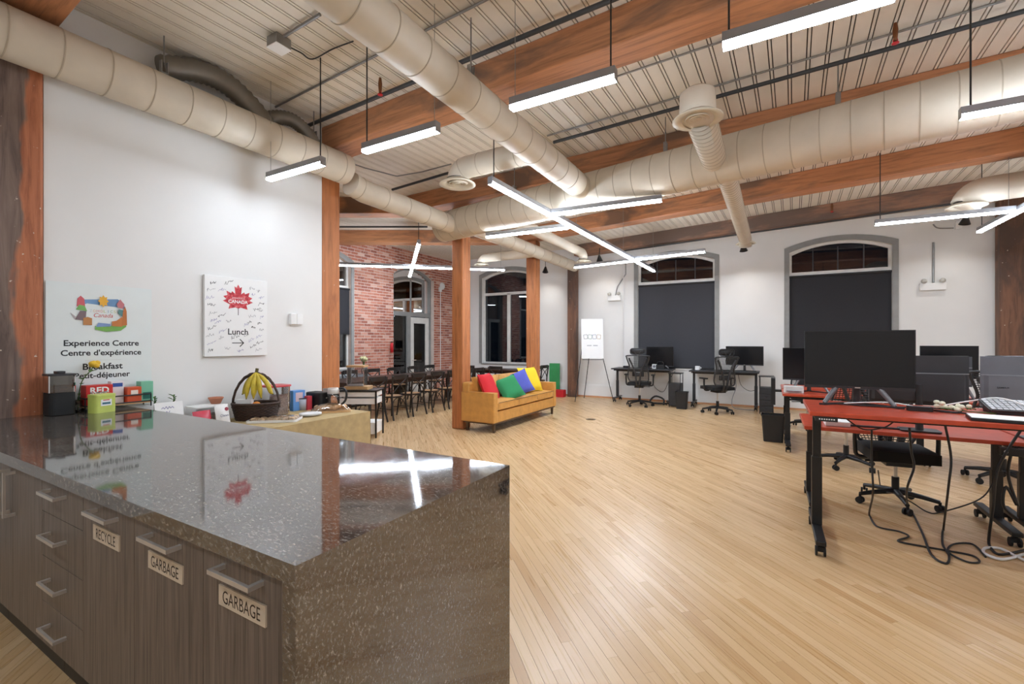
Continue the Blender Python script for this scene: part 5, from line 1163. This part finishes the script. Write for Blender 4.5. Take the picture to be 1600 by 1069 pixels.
t = small_case(-2.40, 11.62, 0.872, 0.20, 0.07, 0.10, M_black, 'headset', 'black headset lying on the desk beside the easel', 'headset'); mk('band', MB().tube(spline([(-0.08, 0, 0.09), (-0.06, 0, 0.17), (0.06, 0, 0.17), (0.08, 0, 0.09)]), 0.009, 6), M_black, t)
t = small_case(-0.98, 11.62, 0.872, 0.30, 0.11, 0.022, M_black, 'keyboard', 'black keyboard on the desk between the windows', 'keyboard'); mk('keys', MB().cbox((0, 0, 0.024), (0.28, 0.09, 0.004)), M_greymet, t)
# cords by the window desks
def cord(pts, label, r=0.006, mat=None, group='loose cords'): return pipe('extension_cord', [Vector((q_.x, q_.y, max(q_.z, r))) for q_ in spline(pts, 6)], r, mat or M_black, label, 'cord', group, 6)
cord([(-2.55, 11.75, 0.80), (-2.60, 11.80, 0.45), (-2.35, 11.70, 0.30), (-2.20, 11.75, 0.62), (-2.05, 11.6, 0.82)], 'thin black cord drooping under the desk beside the easel')
cord([(-0.75, 11.7, 0.83), (-0.72, 11.75, 0.5), (-0.80, 11.7, 0.2), (-0.74, 11.6, 0.02), (-0.35, 11.55, 0.012)], 'grey cord dropping to the floor under the desk between the windows', 0.008, M_ink2)
cord([(-0.68, 11.75, 0.83), (-0.62, 11.78, 0.55), (-0.45, 11.75, 0.42), (-0.28, 11.75, 0.46)], 'black cord drooping under the desk between the windows')
cord([(-2.25, 11.6, 0.02), (-2.6, 11.45, 0.05), (-2.5, 11.5, 0.20), (-2.3, 11.5, 0.14), (-2.28, 11.4, 0.02)], 'thick black cord coiled on the floor by the mesh chair', 0.022)

# ================================================================== red desks on the right
ZN, ZR2, ZR3 = 1.045, 0.80, 0.82
desk(0.235, 1.70, 3.86, 4.68, ZN, M_red, 'tall red desk nearest the camera at the right', ctrl=-0.70)
desk(0.25, 1.66, 4.76, 5.60, ZR2, M_red, 'lower red desk behind the tall red desk')
desk(1.68, 3.10, 4.76, 5.60, ZR2, M_red, 'lower red desk at the right edge')
desk(0.13, 1.55, 7.35, 8.15, ZR3, M_red, 'red desk of the far row left end')
desk(1.60, 3.02, 7.35, 8.15, ZR3, M_red, 'red desk of the far row at the right')
desk(0.13, 1.55, 8.22, 9.02, ZR3, M_red, 'red desk backing the far row, left end')
monitor(0.585, 4.46, ZN+0.001, 0.70, 0.46, 'big black monitor on the tall red desk', 0.0, 0.125)
monitor(1.06, 5.02, ZR2+0.001, 0.64, 0.40, 'grey monitor seen from behind, right of the big black monitor', 0.0, 0.225, True, 'slab', 0.03, None, bm=plain('monitor_dark_back', (54, 55, 59), 0.35))
monitor(1.79, 5.02, ZR2+0.001, 0.68, 0.40, 'grey monitor seen from behind with lettering at the right edge', 0.0, 0.225, True, 'slab', 0.03, 'SAMSUNG', bm=plain('monitor_light_back', (112, 115, 122), 0.4))
monitor(1.97, 7.85, ZR3+0.001, 0.56, 0.42, 'black monitor of the far row above the grey monitor', 0.0, 0.25)
monitor(0.47, 7.82, ZR3+0.001, 0.66, 0.47, 'black monitor of the far row left of the big monitor', 0.03, 0.165)
monitor(1.72, 7.30+0.16, ZR3+0.001, 0.72, 0.36, 'slim monitor of the far row with its top edge just showing', 0.0, 0.18, True, 'slab')
ch3 = office_chair('black office chair tucked under the lower red desk', False, 0.46, 0.10); ch3.location = (1.02, 5.56, 0); ch3.rotation_euler = (0, 0, PI+0.1)
dup(ch1, (0.80, 6.95, 0), 0.2, 'mesh office chair at the far row, hidden behind the tall red desk')
dup(ch1, (2.20, 7.00, 0), -0.25, 'mesh office chair at the far row whose headrest shows between the monitors')
dup(ch1, (0.55, 9.65, 0), PI, 'mesh office chair behind the far row by the black blind')
# laptop, flowers, papers and cords on the tall desk
lp = thing('keyboard', 'grey keyboard tilted up on a riser at the right end of the tall red desk', 'keyboard', (1.50, 4.42, ZN+0.001), 0.05)
KM = T((0, 0, 0.05)) @ R(0.30, 'X')
mk('case', MB().rbox((0, 0, 0), (0.42, 0.20, 0.018), 0.015, KM), M_greymet, lp); mk('riser', MB().prism([(-0.10, 0.0), (0.10, 0.0), (0.10, 0.07), (-0.10, 0.012)], -0.18, 0.18, None, 0), M_black, lp)
for i in range(13):
    for j in range(5): mk('key', MB().cbox((-0.186+0.031*i, -0.072+0.036*j, 0.011), (0.025, 0.028, 0.007), KM), plain('key_grey', (186, 186, 188), 0.5), lp)
nb = thing('notebook', 'black notebook with a white cover sheet on the tall red desk', 'notebook', (1.27, 3.99, ZN+0.001), -0.15); mk('cover', MB().cbox((0, 0, 0.010), (0.34, 0.22, 0.020)), M_black, nb, bevel=0.003); mk('sheet', MB().cbox((0, 0, 0.0215), (0.33, 0.21, 0.003)), M_paper, nb)
fr = thing('white_flowers', 'small bunch of white flowers lying on the tall red desk', 'flower', (1.10, 4.30, ZN+0.001), 0.4)
M_wf = plain('cream_petal', (236, 234, 208), 0.7)
for k in range(13):
    x = -0.10+0.015*k+rs.uniform(-0.02, 0.02); r_ = rs.uniform(0.013, 0.023); c = mk('bloom', MB().ball((x, rs.uniform(-0.04, 0.04), 0.025+0.05*max(0, (6-k))/6*rs.random()+rs.uniform(0, 0.03)), (r_, r_, r_*0.8), None, 8, 5), M_wf, fr)
for k in range(7): m = MB(); leafm(m, (-0.04+0.03*k, rs.uniform(-0.02, 0.02), 0.02), 0.05, 0.010, rs.uniform(0, 6), -0.4); mk('leaf', m, M_leafg, fr)
for k in range(4): mk('stem', MB().tube([(-0.08+0.03*k, 0.0, 0.03), (0.08, -0.02, 0.012), (0.24, -0.05-0.01*k, 0.006)], 0.003, 5), M_stem, fr)
pd = tag(mk('power_brick', MB().rbox((0, 0, 0.016), (0.14, 0.065, 0.032), 0.012), M_black, None, (0.92, 4.28, ZN+0.001)), 'black power brick on the tall red desk behind the big monitor foot', 'adapter')
pst = thing('power_strip', 'black power strip hanging under the lower red desk', 'power strip', (1.47, 4.72, 0.70)); mk('body', MB().box((0, 0, 0), (0.20, 0.05, 0.06)), M_black, pst, bevel=0.006); mk('switch', MB().cyl((0.03, -0.001, 0.03), (0.03, -0.004, 0.03), 0.012, 12), M_paper, pst)
mk('hanger', MB().box((0.08, 0.02, 0.06), (0.10, 0.03, 0.072)), M_blackmet, pst)
D = lambda u, v, y: tuple(on_y(u, v, y))
G = lambda u, v, z=0.008: tuple(at(u, v, z))
cord([D(1362, 672, 4.5), D(1362, 720, 4.5), D(1364, 770, 4.5), G(1358, 805), G(1370, 822), G(1405, 830), G(1420, 838), G(1403, 845), G(1440, 853), G(1480, 860), G(1520, 868), G(1530, 878), G(1510, 877), G(1482, 862), G(1490, 850), G(1520, 850), G(1540, 870)], 'long black cord looping from the tall red desk over the floor', 0.007)
cord([D(1421, 668, 4.45), D(1424, 705, 4.45), D(1428, 730, 4.45), D(1417, 765, 4.45), G(1420, 795), G(1440, 830), G(1455, 866), G(1478, 880), G(1483, 868), G(1473, 850), G(1474, 828), D(1482, 760, 4.4), D(1486, 715, 4.4), D(1477, 665, 4.4)], 'black cord hanging in a deep loop under the tall red desk', 0.008)
cord([D(1372, 735, 4.6), G(1378, 765), D(1400, 772, 4.7), D(1425, 785, 4.75), D(1450, 800, 4.8), D(1470, 800, 4.8), D(1530, 780, 4.9), D(1553, 750, 5.0), D(1572, 700, 5.0)], 'thin black cord crossing behind the chair base', 0.005)
cord([D(1596, 670, 4.75), D(1560, 730, 4.7), D(1552, 790, 4.7), G(1545, 850), G(1560, 866), G(1600, 860)], 'black cord bundle beside the right desk legs', 0.009)
cord([G(1600, 866), G(1580, 872), G(1560, 873, 0.012), G(1538, 864, 0.012), G(1540, 856, 0.012), G(1562, 857), G(1585, 868), G(1610, 880)], 'white cord curled on the floor by the right desk leg', 0.010, M_paper)
cord([D(1585, 690, 4.9), D(1575, 740, 4.9), D(1590, 790, 4.9), D(1572, 760, 4.9), D(1568, 790, 4.9), D(1590, 810, 4.9)], 'tangled black cords between the right desk legs', 0.010)
cord([(0.40, 4.40, ZN+0.008), (0.70, 4.36, ZN+0.008), (1.0, 4.42, ZN+0.010), (1.15, 4.36, ZN+0.010), (1.10, 4.24, ZN+0.008), (1.0, 4.30, ZN+0.010), (1.18, 4.22, ZN+0.008)], 'black cord lying on the tall red desk', 0.006)
cord([(1.05, 4.5, ZN+0.01), (1.25, 4.55, ZN+0.06), (1.40, 4.45, ZN+0.10), (1.60, 4.35, ZN+0.01)], 'white cable arching over the laptop', 0.006, M_paper)
cord([(0.50, 4.45, ZN+0.008), (0.62, 4.38, ZN+0.03), (0.78, 4.42, ZN+0.035), (0.95, 4.46, ZN+0.008)], 'white cable at the foot of the big monitor', 0.005, M_paper)
cord([(0.45, 3.93, ZN-0.04), (0.55, 3.95, ZN-0.11), (0.66, 3.95, ZN-0.09), (0.72, 3.95, ZN-0.04)], 'short black cord under the front edge of the tall red desk', 0.005)
pp = tag(mk('paper_stack', MB().box((-0.09, -0.13, 0), (0.09, 0.13, 0.045)), M_paper, None, (0.50, 4.98, ZR2+0.001), bevel=0.006), 'folded white paper on the lower red desk by its left leg', 'paper')
tl = tag(mk('monitor_arm_bar', MB().box((-0.25, -0.015, 0), (0.25, 0.015, 0.014)), M_greymet, None, (0.78, 4.95, ZR2+0.001), bevel=0.003), 'grey bar lying on the lower red desk', 'bar')
t = small_case(0.27, 7.62, ZR3+0.001, 0.24, 0.20, 0.09, plain('printer_grey', (206, 206, 202), 0.5), 'desk_printer', 'pale grey device on the left end of the far desk row', 'device'); mk('tray', MB().cbox((0, -0.11, 0.03), (0.18, 0.04, 0.008)), M_ink2, t)
pc = thing('computer_tower', 'slim black panel standing left of the far desk row', 'computer', (0.02, 8.45, 0.55)); mk('case', MB().box((-0.03, -0.2, 0), (0.03, 0.2, 0.42)), M_black, pc, bevel=0.004); mk('hanger', MB().box((0.03, -0.1, 0.20), (0.12, 0.1, 0.225)), M_blackmet, pc)
